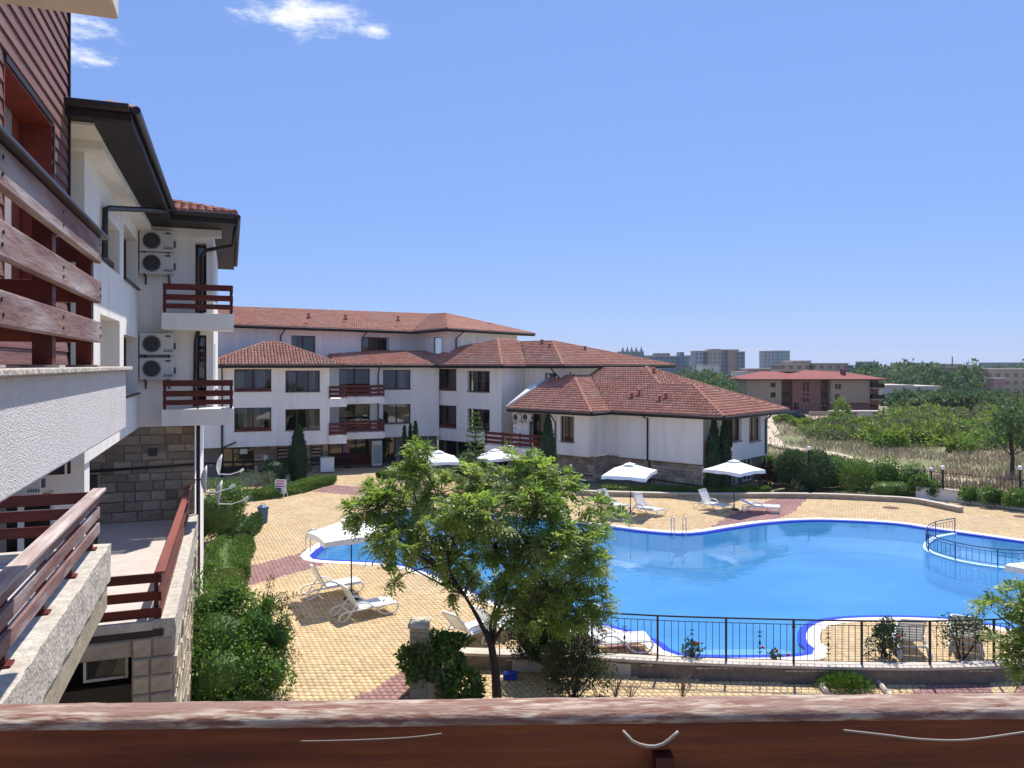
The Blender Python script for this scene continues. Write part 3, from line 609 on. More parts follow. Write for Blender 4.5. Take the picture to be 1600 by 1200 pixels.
ac('air_conditioner', 'air conditioner unit directly under the topmost one, level with upper balcony', .03, 10.14)
ac('air_conditioner', 'third air conditioner down, between the two small balconies', .03, 8.06)
ac('air_conditioner', 'lowest air conditioner on the white face, above the stone base', .03, 7.42)
a5 = ac('air_conditioner', 'small air conditioner in shade under the bay, behind the lower red rail', -1.42, 5.86); a5.location = WO + Matrix.Rotation(WA, 3, 'Z') @ Vector((-1.25, -8.06, 5.72)); a5.scale = (.8, .8, .8)
# ------------------------------------------------------------------ lower terrace between the rails
ter = thing('lower_terrace', 'sunlit lower terrace with pale floor, stone edge and red timber rail', 'terrace', WO, WA)
m = MB(); m.box(-6, 1.2, -9, -.02, 3.4, 3.72); m.build('floor', floorm, ter)
m = MB(); m.rough(1.1, 1.42, -9.0, -.02, 3.3, 3.84, .14, .011, 2); m.build('kerb', stonecap, ter)
m = MB(); m.box(-6, 1.1, -9.06, -8.9, 3.70, 3.83); m.build('front_kerb', capst, ter)
m = MB(); m.box(-6, 1.25, -9.02, -8.7, 3.58, 3.698); m.build('beam', gutterm, ter)
m = MB(); m.box(1.12, 1.38, -9.0, -.02, 0, 3.3); m.build('side_wall', mortar, ter)
stones(ter, (1.38, -9.0), (1.38, -.05), .2, 3.25, .3, .4, .8, seed=9, mat=wallstone, proud=.04)
m = MB(); m.box(.8, 1.12, -9.0, -8.6, 0, 3.58); m.box(-6, .8, -9.0, -8.6, 3.3, 3.58); m.build('pier', mortar, ter)
stones(ter, (.8, -9.0), (1.38, -9.0), 0.4, 3.58, .28, .25, .35, seed=12, mat=wallstone, proud=.035); stones(ter, (-1.6, -9.0), (.8, -9.0), 3.3, 3.58, .28, .4, .7, seed=13, mat=wallstone, proud=.035)
m = MB(); m.box(-6, 1.1, -6.6, -6.5, 0, 3.3); m.build('undercroft_wall', wallstone, ter)
window(ter, (-6, -8.35), (1.1, -8.35), (6.04, 6.68, 2.76, 3.16), 1, .02, fm=framew, sill=False, cur=(None,), fw=.04)
m = MB(); m.box(-1.2, .8, -8.5, -8.3, 0.1, 2.7); m.build('undercroft_counter', gutterm, ter)
for z in (4.48, 4.20, 3.94):
    board(ter, (1.2, -9.0, z), (1.2, -.1, z), .15, .04, redy); board(ter, (-4, -8.96, z), (1.18, -8.96, z), .145, .035, redx)
board(ter, (1.2, -9.05, 4.58), (1.2, -.1, 4.58), .03, .14, M('rail_cap_red', (.24, .07, .05), (.17, .045, .035), 3, .6, .2, stretch=(3, .2, 3)), 'cap_board')
for t in (-8.9, -6.7, -4.5, -2.3, -.3): m = MB(); m.box(1.11, 1.17, t - .03, t + .03, 3.8, 4.56); m.build('post', redy, ter)
m = MB(); m.box(-1.0, .1, -8.6, -8.35, 3.722, 3.84); m.build('step_plate', capst, ter)
# ------------------------------------------------------------------ near terrace one flight higher
nt_ = thing('near_terrace', 'near lower left terrace with weathered timber rail on pale rough stone kerb', 'terrace', WO, WA)
m = MB(); m.box(-6, .54, -26, -11.2, 5.1, 5.40); m.build('floor', floorm, nt_)
m = MB(); m.rough(.50, .79, -26, -11.1, 5.06, 5.51, .12, .009, 5); m.build('kerb', stonecap, nt_)
m = MB(); m.box(.52, .76, -26, -11.2, 4.72, 5.06); m.build('edge_beam', wallstone, nt_)
m = MB(); m.box(-6, .50, -11.35, -11.15, 5.405, 5.50); m.build('end_kerb', capst, nt_)
m = MB(); m.box(-6, -.6, -26, -11.2, 0, 5.1); m.build('retaining_wall', wallstone, nt_)
RS = .66
for z, hh in ((6.13, .14), (5.94, .13), (5.74, .13)):
    board(nt_, (RS, -26, z), (RS, -11.2, z), hh, .04, agedy); board(nt_, (-5, -11.22, z), (RS - .02, -11.22, z), hh, .035, redx)
board(nt_, (RS + .01, -26, 6.22), (RS + .01, -11.16, 6.22), .035, .15, agedgrey, 'cap_board')
for t in (-11.4, -12.7, -14.0, -15.3, -16.6, -17.9, -19.2): m = MB(); m.box(RS - .10, RS - .03, t - .035, t + .035, 5.5, 6.2); m.build('post', redy, nt_); m = MB(); m.box(RS - .14, RS + .01, t - .07, t + .07, 5.5, 5.53); m.build('post_foot', redy, nt_)
for s_ in (-.9, -2.4): m = MB(); m.box(s_ - .035, s_ + .035, -11.18, -11.11, 5.5, 6.2); m.build('post', redx, nt_)
# ================================================================== near building: balcony, cladding, slab over it
nb = thing('near_balcony', 'near upper left balcony with rough white parapet and weathered brown rail boards', 'balcony', WO, WA)
m = MB(); m.box(1.16, 1.38, -26, -14.7, 7.25, 7.755); m.build('parapet', roughw, nb, bevel=.012)
m = MB(); m.box(1.13, 1.43, -26, -14.66, 7.755, 7.785); m.build('parapet_cap', stonecap, nb, bevel=.006)
m = MB(); m.box(-.02, 1.16, -26, -14.7, 7.3, 7.6); m.build('floor', soffitw, nb)
for k, (za, zb) in enumerate(((8.51, 8.68), (8.23, 8.38), (7.955, 8.10))):
    board(nb, (1.36, -26, (za + zb) / 2), (1.36, -16.05, (za + zb) / 2), zb - za, .042, agedy, bevel=.008); board(nb, (-.0, -16.07, (za + zb) / 2), (1.33, -16.07, (za + zb) / 2), zb - za, .035, redx)
board(nb, (1.37, -26, 8.695), (1.37, -16.0, 8.695), .022, .11, gutterm, 'cap_strip')
for t in (-16.12, -17.35, -18.55, -19.8, -21): 
    m = MB(); m.box(1.24, 1.335, t - .045, t + .045, 7.785, 8.67); m.build('post', redy, nb); m = MB(); m.box(1.19, 1.375, t - .08, t + .08, 7.785, 7.80); m.build('post_foot', agedgrey, nb)
sm0 = MB(); sm0.tube([(0, 0, 0), (.006, 0, 0)], .009, 8); scr = sm0.mesh('screw'); scr.materials.append(gutterm)
for t in (-16.12, -17.35, -18.55, -19.8, -21):
    for zz in (8.56, 8.63, 8.28, 8.33, 8.0, 8.06): o = bpy.data.objects.new('screw', scr); col.objects.link(o); o.parent = nb; o.location = (1.381, t + random.uniform(-.015, .015), zz)
ch = thing('folding_chair', 'dark folding frame with crossed legs standing behind the near balcony rail', 'chair', WO + Matrix.Rotation(WA, 3, 'Z') @ Vector((.75, -17.6, 7.6)), WA)
for a in (-.2, .2):
    for s_ in (-1, 1): m = MB(); m.tube([(a, -.3 * s_, 0), (a, .3 * s_, .75)], .018, 6); m.build('leg', blackm, ch)
m = MB(); m.box(-.24, .24, -.28, .28, .42, .45); m.build('seat', redx, ch); m = MB(); m.box(-.24, .24, .27, .30, .55, .85); m.build('backrest', redx, ch)
cw = thing('clad_wall', 'brown horizontal timber boarded wall with deep red window recess, upper left', 'wall', WO, WA)
m = MB(); wall(m, (-.04, -26), (-.04, -9.28), 7.3, 13.6, [(13.3, 15.6, 8.6, 11.0)], .3); m.box(-3, -.05, -9.34, -9.30, 6.2, 13.6); m.build('backing', darkbrown, cw)
pm = {}
z = 7.62
while z < 13.5:
    segs = [(-26, -9.28)] if (z + .17 < 8.6 or z > 11.0) else [(-26, -12.72), (-10.4, -9.28)]
    for a, b in segs:
        if (a, b) not in pm:
            m = MB(); m.v = [(-.035, a, 0), (.0, a, 0.0), (-.022, a, .178), (-.035, a, .178), (-.035, b, 0), (.0, b, 0.0), (-.022, b, .178), (-.035, b, .178)]; m.f = [(0, 1, 5, 4), (1, 2, 6, 5), (2, 3, 7, 6), (0, 3, 2, 1), (4, 5, 6, 7)]; pm[(a, b)] = m.mesh('plank'); pm[(a, b)].materials.append(cladm)
        o = bpy.data.objects.new('plank', pm[(a, b)]); col.objects.link(o); o.parent = cw; o.location = (0, 0, z)
    z += .185
m = MB(); m.box(-.02, .02, -9.30, -9.24, 6.2, 13.6); m.build('corner_trim', darkbrown, cw)
rec = M('red_recess', (.24, .045, .025), (.17, .03, .02), 4, .6)
m = MB(); t0, t1 = -12.7, -10.4; m.box(-.34, -.003, t1 - .03, t1, 8.6, 11.0); m.box(-.34, -.003, t0, t0 + .03, 8.6, 11.0); m.box(-.34, -.003, t0 + .03, t1 - .03, 10.97, 11.0); m.box(-.34, -.003, t0 + .03, t1 - .03, 8.6, 8.63); wn = m.build('window', rec, cw)
m = MB(); m.box(-.40, -.36, t0, t1 - .45, 8.6, 11.0); m.build('blind', M('grey_blind', (.30, .28, .27), None), wn); m = MB(); m.box(-.42, -.36, t1 - .42, t1, 8.6, 11.0); m.build('frame', rec, wn)
m = MB(); m.box(.003, .02, t1, t1 + .08, 8.6, 11.0); m.box(.003, .02, t0, t1, 11.0, 11.07); m.build('architrave', darkbrown, wn)
sb = thing('upper_slab', 'beige underside of the balcony slab overhead, top left corner', 'slab', WO, WA)
m = MB(); m.box(-.03, 1.47, -26, -15.9, 10.3, 10.52); m.build('slab', beige, sb, bevel=.015)
# ================================================================== own balcony in front of the camera
ob = thing('balcony_rail', 'weathered red timber handrail across the bottom foreground with peeling top board', 'railing', (0, 1.25, 0), R(1.45))
m = MB(); nx = 140; w0, w1 = -.035, .028
rr = random.Random(4); prof = [(w0 - .004, 7.232), (w0 - .006, 7.240), (w0, 7.2475), (w0 + .02, 7.2495), (0, 7.2500), (w1 - .012, 7.2495), (w1, 7.245), (w1, 7.225)]
for i in range(nx + 1):
    x = -1.6 + 3.2 * i / nx
    for (y, z) in prof: m.v.append((x, y + rr.uniform(-.0009, .0009), z + rr.uniform(-.0007, .0007)))
n = len(prof)
for i in range(nx):
    for k in range(n - 1): m.f.append((i * n + k, (i + 1) * n + k, (i + 1) * n + k + 1, i * n + k + 1))
m.build('top_board', peel, ob, smooth=True)
m = MB(); m.box(-1.6, 1.6, w0 + .012, w0 + .04, 7.06, 7.23); m.build('board', railred, ob)
m = MB(); m.box(-1.6, 1.6, w0 + .005, w0 + .012, 7.185, 7.228); m.build('batten', railred, ob)
m = MB(); m.box(-1.6, 1.6, w0 + .012, w0 + .04, 6.84, 7.0); m.build('board', railred, ob)
for x in (-1.1, .225, 1.35): m = MB(); m.box(x - .0, x + .028, w0 - .016, w0 + .012, 6.2, 7.183); m.build('post', M('post_brown', (.06, .012, .012), None, rough=.5), ob)
def cord(label, pts, r=.0016):
    m = MB(); m.tube(smooth_open(pts, .01), r, 6); o = m.build('cord', M('cream_cord', (.30, .27, .23), None, rough=.5), smooth=True); tag(o, label, 'cord')
cord('short white cord looped below the handrail over the brown post', [AT(973, 1142, 1.165), AT(988, 1158, 1.16), AT(1012, 1166, 1.158), AT(1035, 1163, 1.158), AT(1060, 1143, 1.165)], .0024)
cord('long cream cord sagging along the handrail at the right', [AT(1318, 1141, 1.17), AT(1380, 1148, 1.168), AT(1440, 1155, 1.165), AT(1510, 1156, 1.165), AT(1600, 1144, 1.17), AT(1650, 1136, 1.18)], .0015)
cord('faint cord lying along the middle left of the handrail', [AT(470, 1158, 1.17), AT(560, 1156, 1.168), AT(640, 1152, 1.168), AT(690, 1146, 1.175)], .0008)
# ================================================================== wing A (faces the camera across the court, left)
AO = Vector((-20.1, 52.4, 0))
A = thing('hotel_block', 'white two storey hotel block with balconies beyond the court, left of centre', 'building', AO, WA)
l_up = [(1.08, 3.52, 5.98, 7.5), (4.46, 6.83, 5.9, 7.39)]; l_lo = [(1.08, 3.52, 3.23, 4.83), (4.46, 6.83, 3.18, 4.67)]
r_up = [(8.64 - 7.5, 10.99 - 7.5, 5.42, 7.5), (12.0 - 7.5, 14.2 - 7.5, 5.9, 7.4)]; r_lo = [(1.14, 3.49, 2.76, 4.75), (4.5, 6.7, 3.2, 4.7)]
mb = MB(); wall(mb, (-1, 0), (7.5, 0), 2.13, 7.78, [(a + 1, b + 1, c, d) for a, b, c, d in l_up + l_lo], .3)
wall(mb, (7.5, 0), (7.5, 3.6), 2.13, 7.78); wall(mb, (7.5, 3.6), (16.5, 3.6), 2.13, 7.78, r_up + r_lo, .3)
mb.face((-1, 0, 2.13), (7.5, 0, 2.13), (7.5, 5, 2.13), (-1, 5, 2.13)); mb.face((7.5, 3.6, 2.13), (16.5, 3.6, 2.13), (16.5, 6, 2.13), (7.5, 6, 2.13))
mb.build('wall', white, A)
for i, op in enumerate(l_up + l_lo): window(A, (-1, 0), (7.5, 0), (op[0] + 1, op[1] + 1, op[2], op[3]), 2 if i % 2 == 0 else 3, .26, cur=[(.0, .76), (.1, .8), (.1, .55), (.76,)][i], box=i % 2 == 0)
for i, op in enumerate(r_up + r_lo): window(A, (7.5, 3.6), (16.5, 3.6), op, 2, .26, cur=[(.0,), (.76,), (.0, .7), (.3,)][i], sill=i % 2 == 1, box=False)
for zs in (2.76, 5.4):
    b = MB(); b.box(8.7, 11.75, 1.6, 3.6, zs - .5, zs); b.box(7.42, 8.7, -.15, 3.6, zs - .62, zs - .02); bal = b.build('balcony', white, A)
    for s_, t in ((7.5, -.1), (8.65, -.1), (9.6, 1.62), (10.7, 1.62), (11.7, 1.62)): m = MB(); m.box(s_ - .04, s_ + .04, t - .03, t + .05, zs - .02, zs + .86); m.build('post', redx, bal)
    for z in (.78, .48, .18):
        board(bal, (8.7, 1.58, zs + z), (11.74, 1.58, zs + z), .2, .04, redx, bevel=0); board(bal, (7.44, -.12, zs + z), (8.7, -.12, zs + z), .2, .04, redx, bevel=0); board(bal, (11.72, 1.6, zs + z), (11.72, 3.55, zs + z), .2, .04, redy, bevel=0)
        board(bal, (8.68, -.1, zs + z), (8.68, 1.58, zs + z), .2, .04, redy, bevel=0)
# ground floor: stone, shutters, shop window, kiosk front, glazed doors
m = MB(); wall(m, (-1, 1.0), (7.5, 1.0), 0, 2.13, [(1.3, 3.4, .25, 2.0)], .2); wall(m, (7.5, 1.0), (7.5, 4.2), 0, 2.13); wall(m, (7.5, 4.2), (16.5, 4.2), 0, 2.13, [(.5, 3.5, .9, 2.05), (4.6, 5.6, .05, 2.05), (6.0, 7.6, .05, 2.05)], .2); gw = m.build('ground_wall', mortar, A)
stones(gw, (2.4, 1.0), (7.5, 1.0), 0, 2.1, .3, .4, .75, seed=21, proud=.04)
window(A, (-1, 1.0), (7.5, 1.0), (1.3, 3.4, .25, 2.0), 3, .15, name='shop_window', cur=(None,), sill=False)
m = MB(); m.box(1.45, 1.95, .93, .96, 1.55, 1.9); m.build('notice', framew, A); m = MB(); m.box(3.05, 3.3, .93, .96, 1.0, 1.4); m.build('notice', framew, A)
for s0, n_ in ((4.0, 6), (6.3, 6)):
    for k in range(n_): m = MB(); m.box(s0, s0 + .75, .90, .93, .55 + k * .25, .66 + k * .25); m.build('shutter_slat', darkbrown, A)
    m = MB(); m.box(s0 - .06, s0, .90, .96, .2, 2.1); m.box(s0 + .75, s0 + .81, .90, .96, .2, 2.1); m.build('shutter_frame', frameb, A)
m = MB(); m.box(-1, 7.5, .90, .94, .95, 1.03); m.build('dado_rail', darkbrown, A)
for k in range(5): m = MB(); m.box(7.9, 11.2, 4.06, 4.15, .06 + k * .17, .20 + k * .17); m.build('kiosk_board', redx, A)
window(A, (7.5, 4.2), (16.5, 4.2), (.5, 3.5, .9, 2.05), 3, .15, name='kiosk_window', cur=(None,)); window(A, (7.5, 4.2), (16.5, 4.2), (4.6, 5.6, .05, 2.05), 2, .15, fm=darkbrown, sill=False, name='glazed_door', cur=(None,)); window(A, (7.5, 4.2), (16.5, 4.2), (6.0, 7.6, .05, 2.05), 3, .15, fm=darkbrown, sill=False, name='glazed_door', hbar=.6, cur=(None,))
m = MB(); m.box(9.0, 9.5, 4.02, 4.05, 1.0, 1.9); m.build('poster', M('pink_poster', (.42, .10, .16), (.6, .5, .5), 3), A)
# roofs of A
ap = (3.6, 3.4, 9.47); e0 = 7.79
polysA = [[(-.9, -.8, e0), (8.3, -.8, e0), (4.2, 3.3, 9.43), (3.2, 3.3, 9.43)], [(8.3, -.8, e0), (8.3, 7, e0), (4.2, 3.3, 9.43)], [(-.9, 7, e0), (-.9, -.8, e0), (3.2, 3.3, 9.43)], [(8.3, 2.8, e0), (16.2, 2.8, e0), (17.5, 9.4, 8.95), (8.3, 9.4, 8.95)]]
roof(A, polysA, [((-.9, -.8, e0), (8.3, -.8, e0)), ((8.3, -.8, e0), (8.3, 2.8, e0)), ((8.3, 2.8, e0), (16.2, 2.8, e0)), ((-.9, 3, e0), (-.9, -.8, e0))], [((8.3, -.8, e0), (4.2, 3.3, 9.43)), ((-.9, -.8, e0), (3.2, 3.3, 9.43)), ((3.2, 3.3, 9.43), (4.2, 3.3, 9.43))])
m = MB(); m.prism([(-.9, -.8), (8.3, -.8), (8.3, 2.8), (16.2, 2.8), (16.2, 4), (7.5, 4), (7.5, 0), (-1, 0)], e0 - .22, e0 - .2); m.build('soffit', white, A)
for s_, t in ((.3, -.06), (7.8, 3.5), (11.6, 3.5)): pipe(A, [(s_ - .2 if t < 0 else s_, t - .75, e0 - .1), (s_, t - .6, e0 - .25), (s_, t - .05, e0 - .75), (s_, t - .05, 2.1 if t > 0 else 2.2)], .05)
pipe(A, [(.3, -.1, 4.6), (.3, -.1, 0.1)], .07); pipe(A, [(.3, -.12, 2.1), (1.2, -.2, 2.5)], .05, name='bracket')
# link block at the far left, seen past the balconies
lk = thing('link_block', 'small white link block with tiled hip roof glimpsed past the balconies', 'building', AO, WA)
m = MB(); wall(m, (-6, 4), (-1.2, 4), 0, 9.0, [(3.6, 4.4, 7.2, 8.5)], .2); wall(m, (-1.2, 4), (-1.2, 8), 0, 9.0); m.build('wall', white, lk); window(lk, (-6, 4), (-1.2, 4), (3.6, 4.4, 7.2, 8.5), 1, .15)
roof(lk, [[(-7, 3.2, 9.15), (-.3, 3.2, 9.15), (-3.5, 6.2, 10.35), (-5, 6.2, 10.35)], [(-.3, 3.2, 9.15), (-.3, 9.2, 9.15), (-3.5, 6.2, 10.35)]], [((-7, 3.2, 9.15), (-.3, 3.2, 9.15)), ((-.3, 3.2, 9.15), (-.3, 9.2, 9.15))], [((-.3, 3.2, 9.15), (-3.5, 6.2, 10.35))])
# ================================================================== upper storey D behind
def PZ(px, py, z): d = (z - EYE) * FPX / (HOR - py); return Vector(((px - 800) / FPX * d, d, z))
D = thing('upper_hotel_storey', 'long white upper storey with wide terracotta roof behind the front roofs', 'building')
ez, rz0 = 10.7, 12.6
E = [PZ(330, 506.5, ez), PZ(646, 518, ez), PZ(698, 513.5, ez), PZ(835, 522, ez)]; Rr = [PZ(330, 479.5, rz0), PZ(388, 481, rz0), PZ(674, 491.5, rz0), PZ(696, 490.5, rz0)]
Rr[3].z = rz0
def onplane(px, py, a, b, c):
    n = (b - a).cross(c - a); dv = Vector(((px - 800) / FPX, 1, (HOR - py) / FPX)); o = Vector((0, 0, EYE)); return o + dv * ((a - o).dot(n) / dv.dot(n))
Rr[2] = onplane(674, 491.5, E[0], E[1], Rr[0]); Rr[3] = onplane(696, 490.5, E[1], E[2], Rr[2])
polysD = [[E[0], E[1], Rr[2], Rr[0]], [E[1], E[2], Rr[3], Rr[2]], [E[2], E[3], Rr[3]]]
roof(D, polysD, [(E[0], E[1]), (E[1], E[2]), (E[2], E[3])], [(E[2], Rr[3]), (Rr[3], E[3]), (Rr[0], Rr[2]), (Rr[2], Rr[3])], vents=[PZ(482, 497, 11.55), PZ(540, 499, 11.7), PZ(622, 501, 11.7), PZ(763, 511, 11.45), PZ(768, 512, 11.4)])
def inset(a, b, k):
    d = (b - a).normalized(); return Vector((d.y, -d.x, 0)) * -k
Wp = [E[0] + inset(E[0], E[1], .9), None, None, None]
def isect(a, da, b, db):
    t = ((b.x - a.x) * db.y - (b.y - a.y) * db.x) / (da.x * db.y - da.y * db.x); return Vector((a.x + da.x * t, a.y + da.y * t, 0))
ins = [(E[i] + inset(E[i], E[i + 1], .9), (E[i + 1] - E[i])) for i in range(3)]
W0 = Vector((ins[0][0].x, ins[0][0].y, 0)); W1 = isect(ins[0][0], ins[0][1], ins[1][0], ins[1][1]); W2 = isect(ins[1][0], ins[1][1], ins[2][0], ins[2][1]); W3 = Vector((E[3] + inset(E[2], E[3], .9) - ins[2][1].normalized() * 1.6).to_tuple()[:2] + (0,))
def wu(a, b, px):   # distance along wall a->b at picture column px
    k = (px - 800) / FPX; d = (b - a).normalized(); return (k * a.y - a.x) / (d.x - k * d.y)
m = MB(); opsL = [(wu(W0, W1, 455), wu(W0, W1, 493), 8.75, 10.1), (wu(W0, W1, 567), wu(W0, W1, 608), 8.75, 10.15)]; opsR = [(wu(W1, W2, 677), wu(W1, W2, 691), 8.7, 10.15)]
wall(m, W0.xy, W1.xy, 7.0, ez - .1, opsL, .2); wall(m, W1.xy, W2.xy, 7.0, ez - .1, opsR, .2); wall(m, W2.xy, W3.xy, 7.0, ez - .1, (), .2); m.build('wall', white, D)
m = MB(); 
d0 = (W1 - W0).normalized()
for op in opsL: window(D, W0.xy, W1.xy, op, 2, .15, cur=(.0,))
window(D, W1.xy, W2.xy, opsR[0], 1, .15, cur=(None,))
m = MB(); m.face(*[(p.x, p.y, ez - .2) for p in (E[0], E[1], E[2], E[3], W3, W2, W1, W0)]); m.build('soffit', white, D)
for px, a, b in ((438, W0, W1), (565, W0, W1)):
    u = wu(a, b, px); d = (b - a).normalized(); n_ = Vector((d.y, -d.x, 0)); p = a + d * u + n_ * .08; pipe(D, [(p.x + n_.x * .8, p.y + n_.y * .8, ez - .15), (p.x + n_.x * .5, p.y + n_.y * .5, ez - .3), (p.x, p.y, ez - .7), (p.x, p.y, 8.3)], .05)
d = (W3 - W2).normalized(); n_ = Vector((d.y, -d.x, 0)); p = W2 + d * .9 + n_ * .08; pipe(D, [(p.x + n_.x * .8, p.y + n_.y * .8, ez - .15), (p.x, p.y, ez - .7), (p.x, p.y, 8.8)], .05)
# ================================================================== wings B and C (stepping down to the right)
SC = 1.06; CA = math.atan2(-.663, .749); CO = Vector((4.72 * SC, 47.4 * SC, 0))
def cz(z): return EYE - SC * (EYE - z)
def cl(p, q, z=None): return (p * SC, q * SC) if z is None else (p * SC, q * SC, cz(z))
def cop(p_start, ops): return [((a - p_start) * SC, (b - p_start) * SC, cz(c), cz(d)) for a, b, c, d in ops]
B = thing('hotel_block', 'white two storey hotel block with four square windows, centre, behind the tree', 'building', CO, CA)
def kB(q, px): k = (px - 800) / FPX; return ((47.4 + .749 * q) * k - (4.72 + .663 * q)) / (.749 + .663 * k)
bops = [(kB(1.35, 683), kB(1.35, 713), 5.9, 7.5), (kB(1.35, 730), kB(1.35, 765), 5.85, 7.35), (kB(1.35, 683), kB(1.35, 713), 3.1, 4.75), (kB(1.35, 730), kB(1.35, 765), 3.05, 4.6)]
m = MB(); ob_ = cop(-16.6, bops); wall(m, cl(-16.6, 1.35), cl(-8.5, 1.35), cz(2.13), cz(7.7), ob_, .3)
b2 = cop(-8.5, [(-6.6, -5.6, 5.2, 7.2)]); wall(m, cl(-8.5, 1.35), cl(-8.5, 3.9), cz(1.5), cz(7.7)); wall(m, cl(-8.5, 3.9), cl(-5.2, 3.9), cz(2.13), cz(7.7), b2, .25); wall(m, cl(-5.2, 3.9), cl(-5.2, 16), cz(2.13), cz(7.7)); wall(m, cl(-16.6, 4), cl(-16.6, 1.35), cz(2.13), cz(7.7), [(1.6, 1.9, cz(5.9), cz(7.4)), (1.6, 1.9, cz(3.1), cz(4.7))], .2)
m.face(cl(-16.6, 1.35, 2.13), cl(-8.5, 1.35, 2.13), cl(-8.5, 5, 2.13), cl(-16.6, 5, 2.13)); m.build('wall', white, B)
for i, op in enumerate(ob_): window(B, cl(-16.6, 1.35), cl(-8.5, 1.35), op, 2, .26, cur=[(.0,), (.1, .5), (.05,), (.4,)][i], box=i % 2 == 0)
window(B, cl(-8.5, 3.9), cl(-5.2, 3.9), b2[0], 1, .2, cur=(None,))
for op in ((1.6, 1.9, cz(5.9), cz(7.4)), (1.6, 1.9, cz(3.1), cz(4.7))): window(B, cl(-16.6, 4), cl(-16.6, 1.35), op, 1, .15, cur=(None,), sill=False)
gops = [(i * 1.45 + .3, i * 1.45 + 1.5, .1, 1.65) for i in range(6)]
m = MB(); wall(m, cl(-16.9, 2.4), cl(-8.0, 2.4), 0, cz(2.13), gops, .2); m.build('ground_wall', mortar, B)
for op in gops: window(B, cl(-16.9, 2.4), cl(-8.0, 2.4), op, 2, .12, fm=darkbrown, sill=False, cur=(None,), name='glazed_door')
zB = 7.75; sl_ = .40
def F(p, q, z): return cl(p, q, z)
P1 = F(-12.8, 5.65, zB + sl_ * 5.1); V1 = F(-12.26, 7.73, zB + sl_ * 4.56); P2 = F(-8.97, 7.73, zB + sl_ * 4.56)
K0, K1, V0, K2, K3 = F(-17.2, .55, zB), F(-7.7, .55, zB), F(-7.7, 3.17, zB), F(-4.41, 3.17, zB), F(-4.41, 18.4, zB)
roof(B, [[K0, K1, P1, F(-15.7, 4.0, zB + sl_ * 3.45)], [K1, V0, V1, F(-12.8, 7.73, zB + sl_ * 5.1), P1], [V0, K2, P2, V1], [K2, K3, P2]], [(K0, K1), (K1, V0), (V0, K2), (K2, K3)], [(K1, P1), (K2, P2), (P2, K3), (V1, P2), (P1, F(-12.8, 7.73, zB + sl_ * 5.1))],
     vents=[F(-8.2, 6.4, zB + 1.25), F(-9.6, 7.2, zB + 1.6), F(-7.2, 9.5, zB + 1.1)])
m = MB(); m.tube([K0, F(-15.7, 4.0, zB + sl_ * 3.45), P1], .12, 6); m.build('flashing', M('grey_flashing', (.33, .32, .32), None, rough=.5), B)
m = MB(); m.face(*[cl(p, q, zB - .2) for p, q in ((-17.2, .55), (-7.7, .55), (-7.7, 3.17), (-4.41, 3.17), (-4.41, 18.4), (-5.2, 18.4), (-5.2, 3.9), (-8.5, 3.9), (-8.5, 1.35), (-17.2, 1.35))]); m.build('soffit', white, B)
pipe(B, [cl(-5.6, 3.2, zB - .1), cl(-5.5, 3.4, zB - .4), cl(-5.3, 3.8, zB - .8), cl(-5.3, 3.8, 5.4)], .05)
Cb = thing('hotel_block', 'low white hotel block with stone base and big terracotta hip roof, right of centre', 'building', CO, CA)
cops = cop(-6.2, [(kB(0, 875), kB(0, 897), 2.93, 4.55), (kB(0, 826), kB(0, 855), 2.35, 4.62)])
m = MB(); wall(m, cl(-6.2, 0), cl(0, 0), cz(2.1), cz(4.88), cops, .25); wall(m, cl(0, 0), cl(0, 1.95), cz(2.1), cz(4.88)); 
wall(m, cl(0, 1.95), cl(.95, 1.95), cz(2.1), cz(4.88)); wall(m, cl(.95, 1.88), cl(6.75, 1.88), cz(2.02), cz(4.88)); wall(m, cl(6.75, 1.88), cl(6.75, 2.6), cz(2.02), cz(4.88)); nops = cop(6.75, [(6.80, 7.3, 3.3, 4.75)])
wall(m, cl(6.75, 2.6), cl(7.42, 2.6), cz(2.1), cz(4.88), nops, .1)
rops = [((a - 2.6) * SC, (b - 2.6) * SC, cz(c), cz(d)) for a, b, c, d in ((4.3, 5.5, 3.2, 4.6), (6.58, 8.27, 3.02, 4.53))]
wall(m, cl(7.42, 2.6), cl(7.42, 9.35), cz(2.02), cz(4.88), rops, .25); wall(m, cl(7.42, 9.35), cl(2, 9.35), cz(2.02), cz(4.88)); 
m.face(*[cl(p, q, 2.02) for p, q in ((0, 1.95), (7.42, 1.95), (7.42, 9.35), (0, 9.35))]); m.face(*[cl(p, q, 2.1) for p, q in ((-6.2, 0), (0, 0), (0, 3), (-6.2, 3))]); m.build('wall', white, Cb)
window(Cb, cl(-6.2, 0), cl(0, 0), cops[0], 2, .2, cur=(.76,)); window(Cb, cl(-6.2, 0), cl(0, 0), cops[1], 2, .2, cur=(None,), sill=False, name='balcony_door')
window(Cb, cl(6.75, 2.6), cl(7.42, 2.6), nops[0], 1, .08, fm=framew, cur=(None,), hbar=.5); window(Cb, cl(7.42, 2.6), cl(7.42, 9.35), rops[0], 1, .22, cur=(None,)); window(Cb, cl(7.42, 2.6), cl(7.42, 9.35), rops[1], 2, .22, cur=(0, .4, .76))
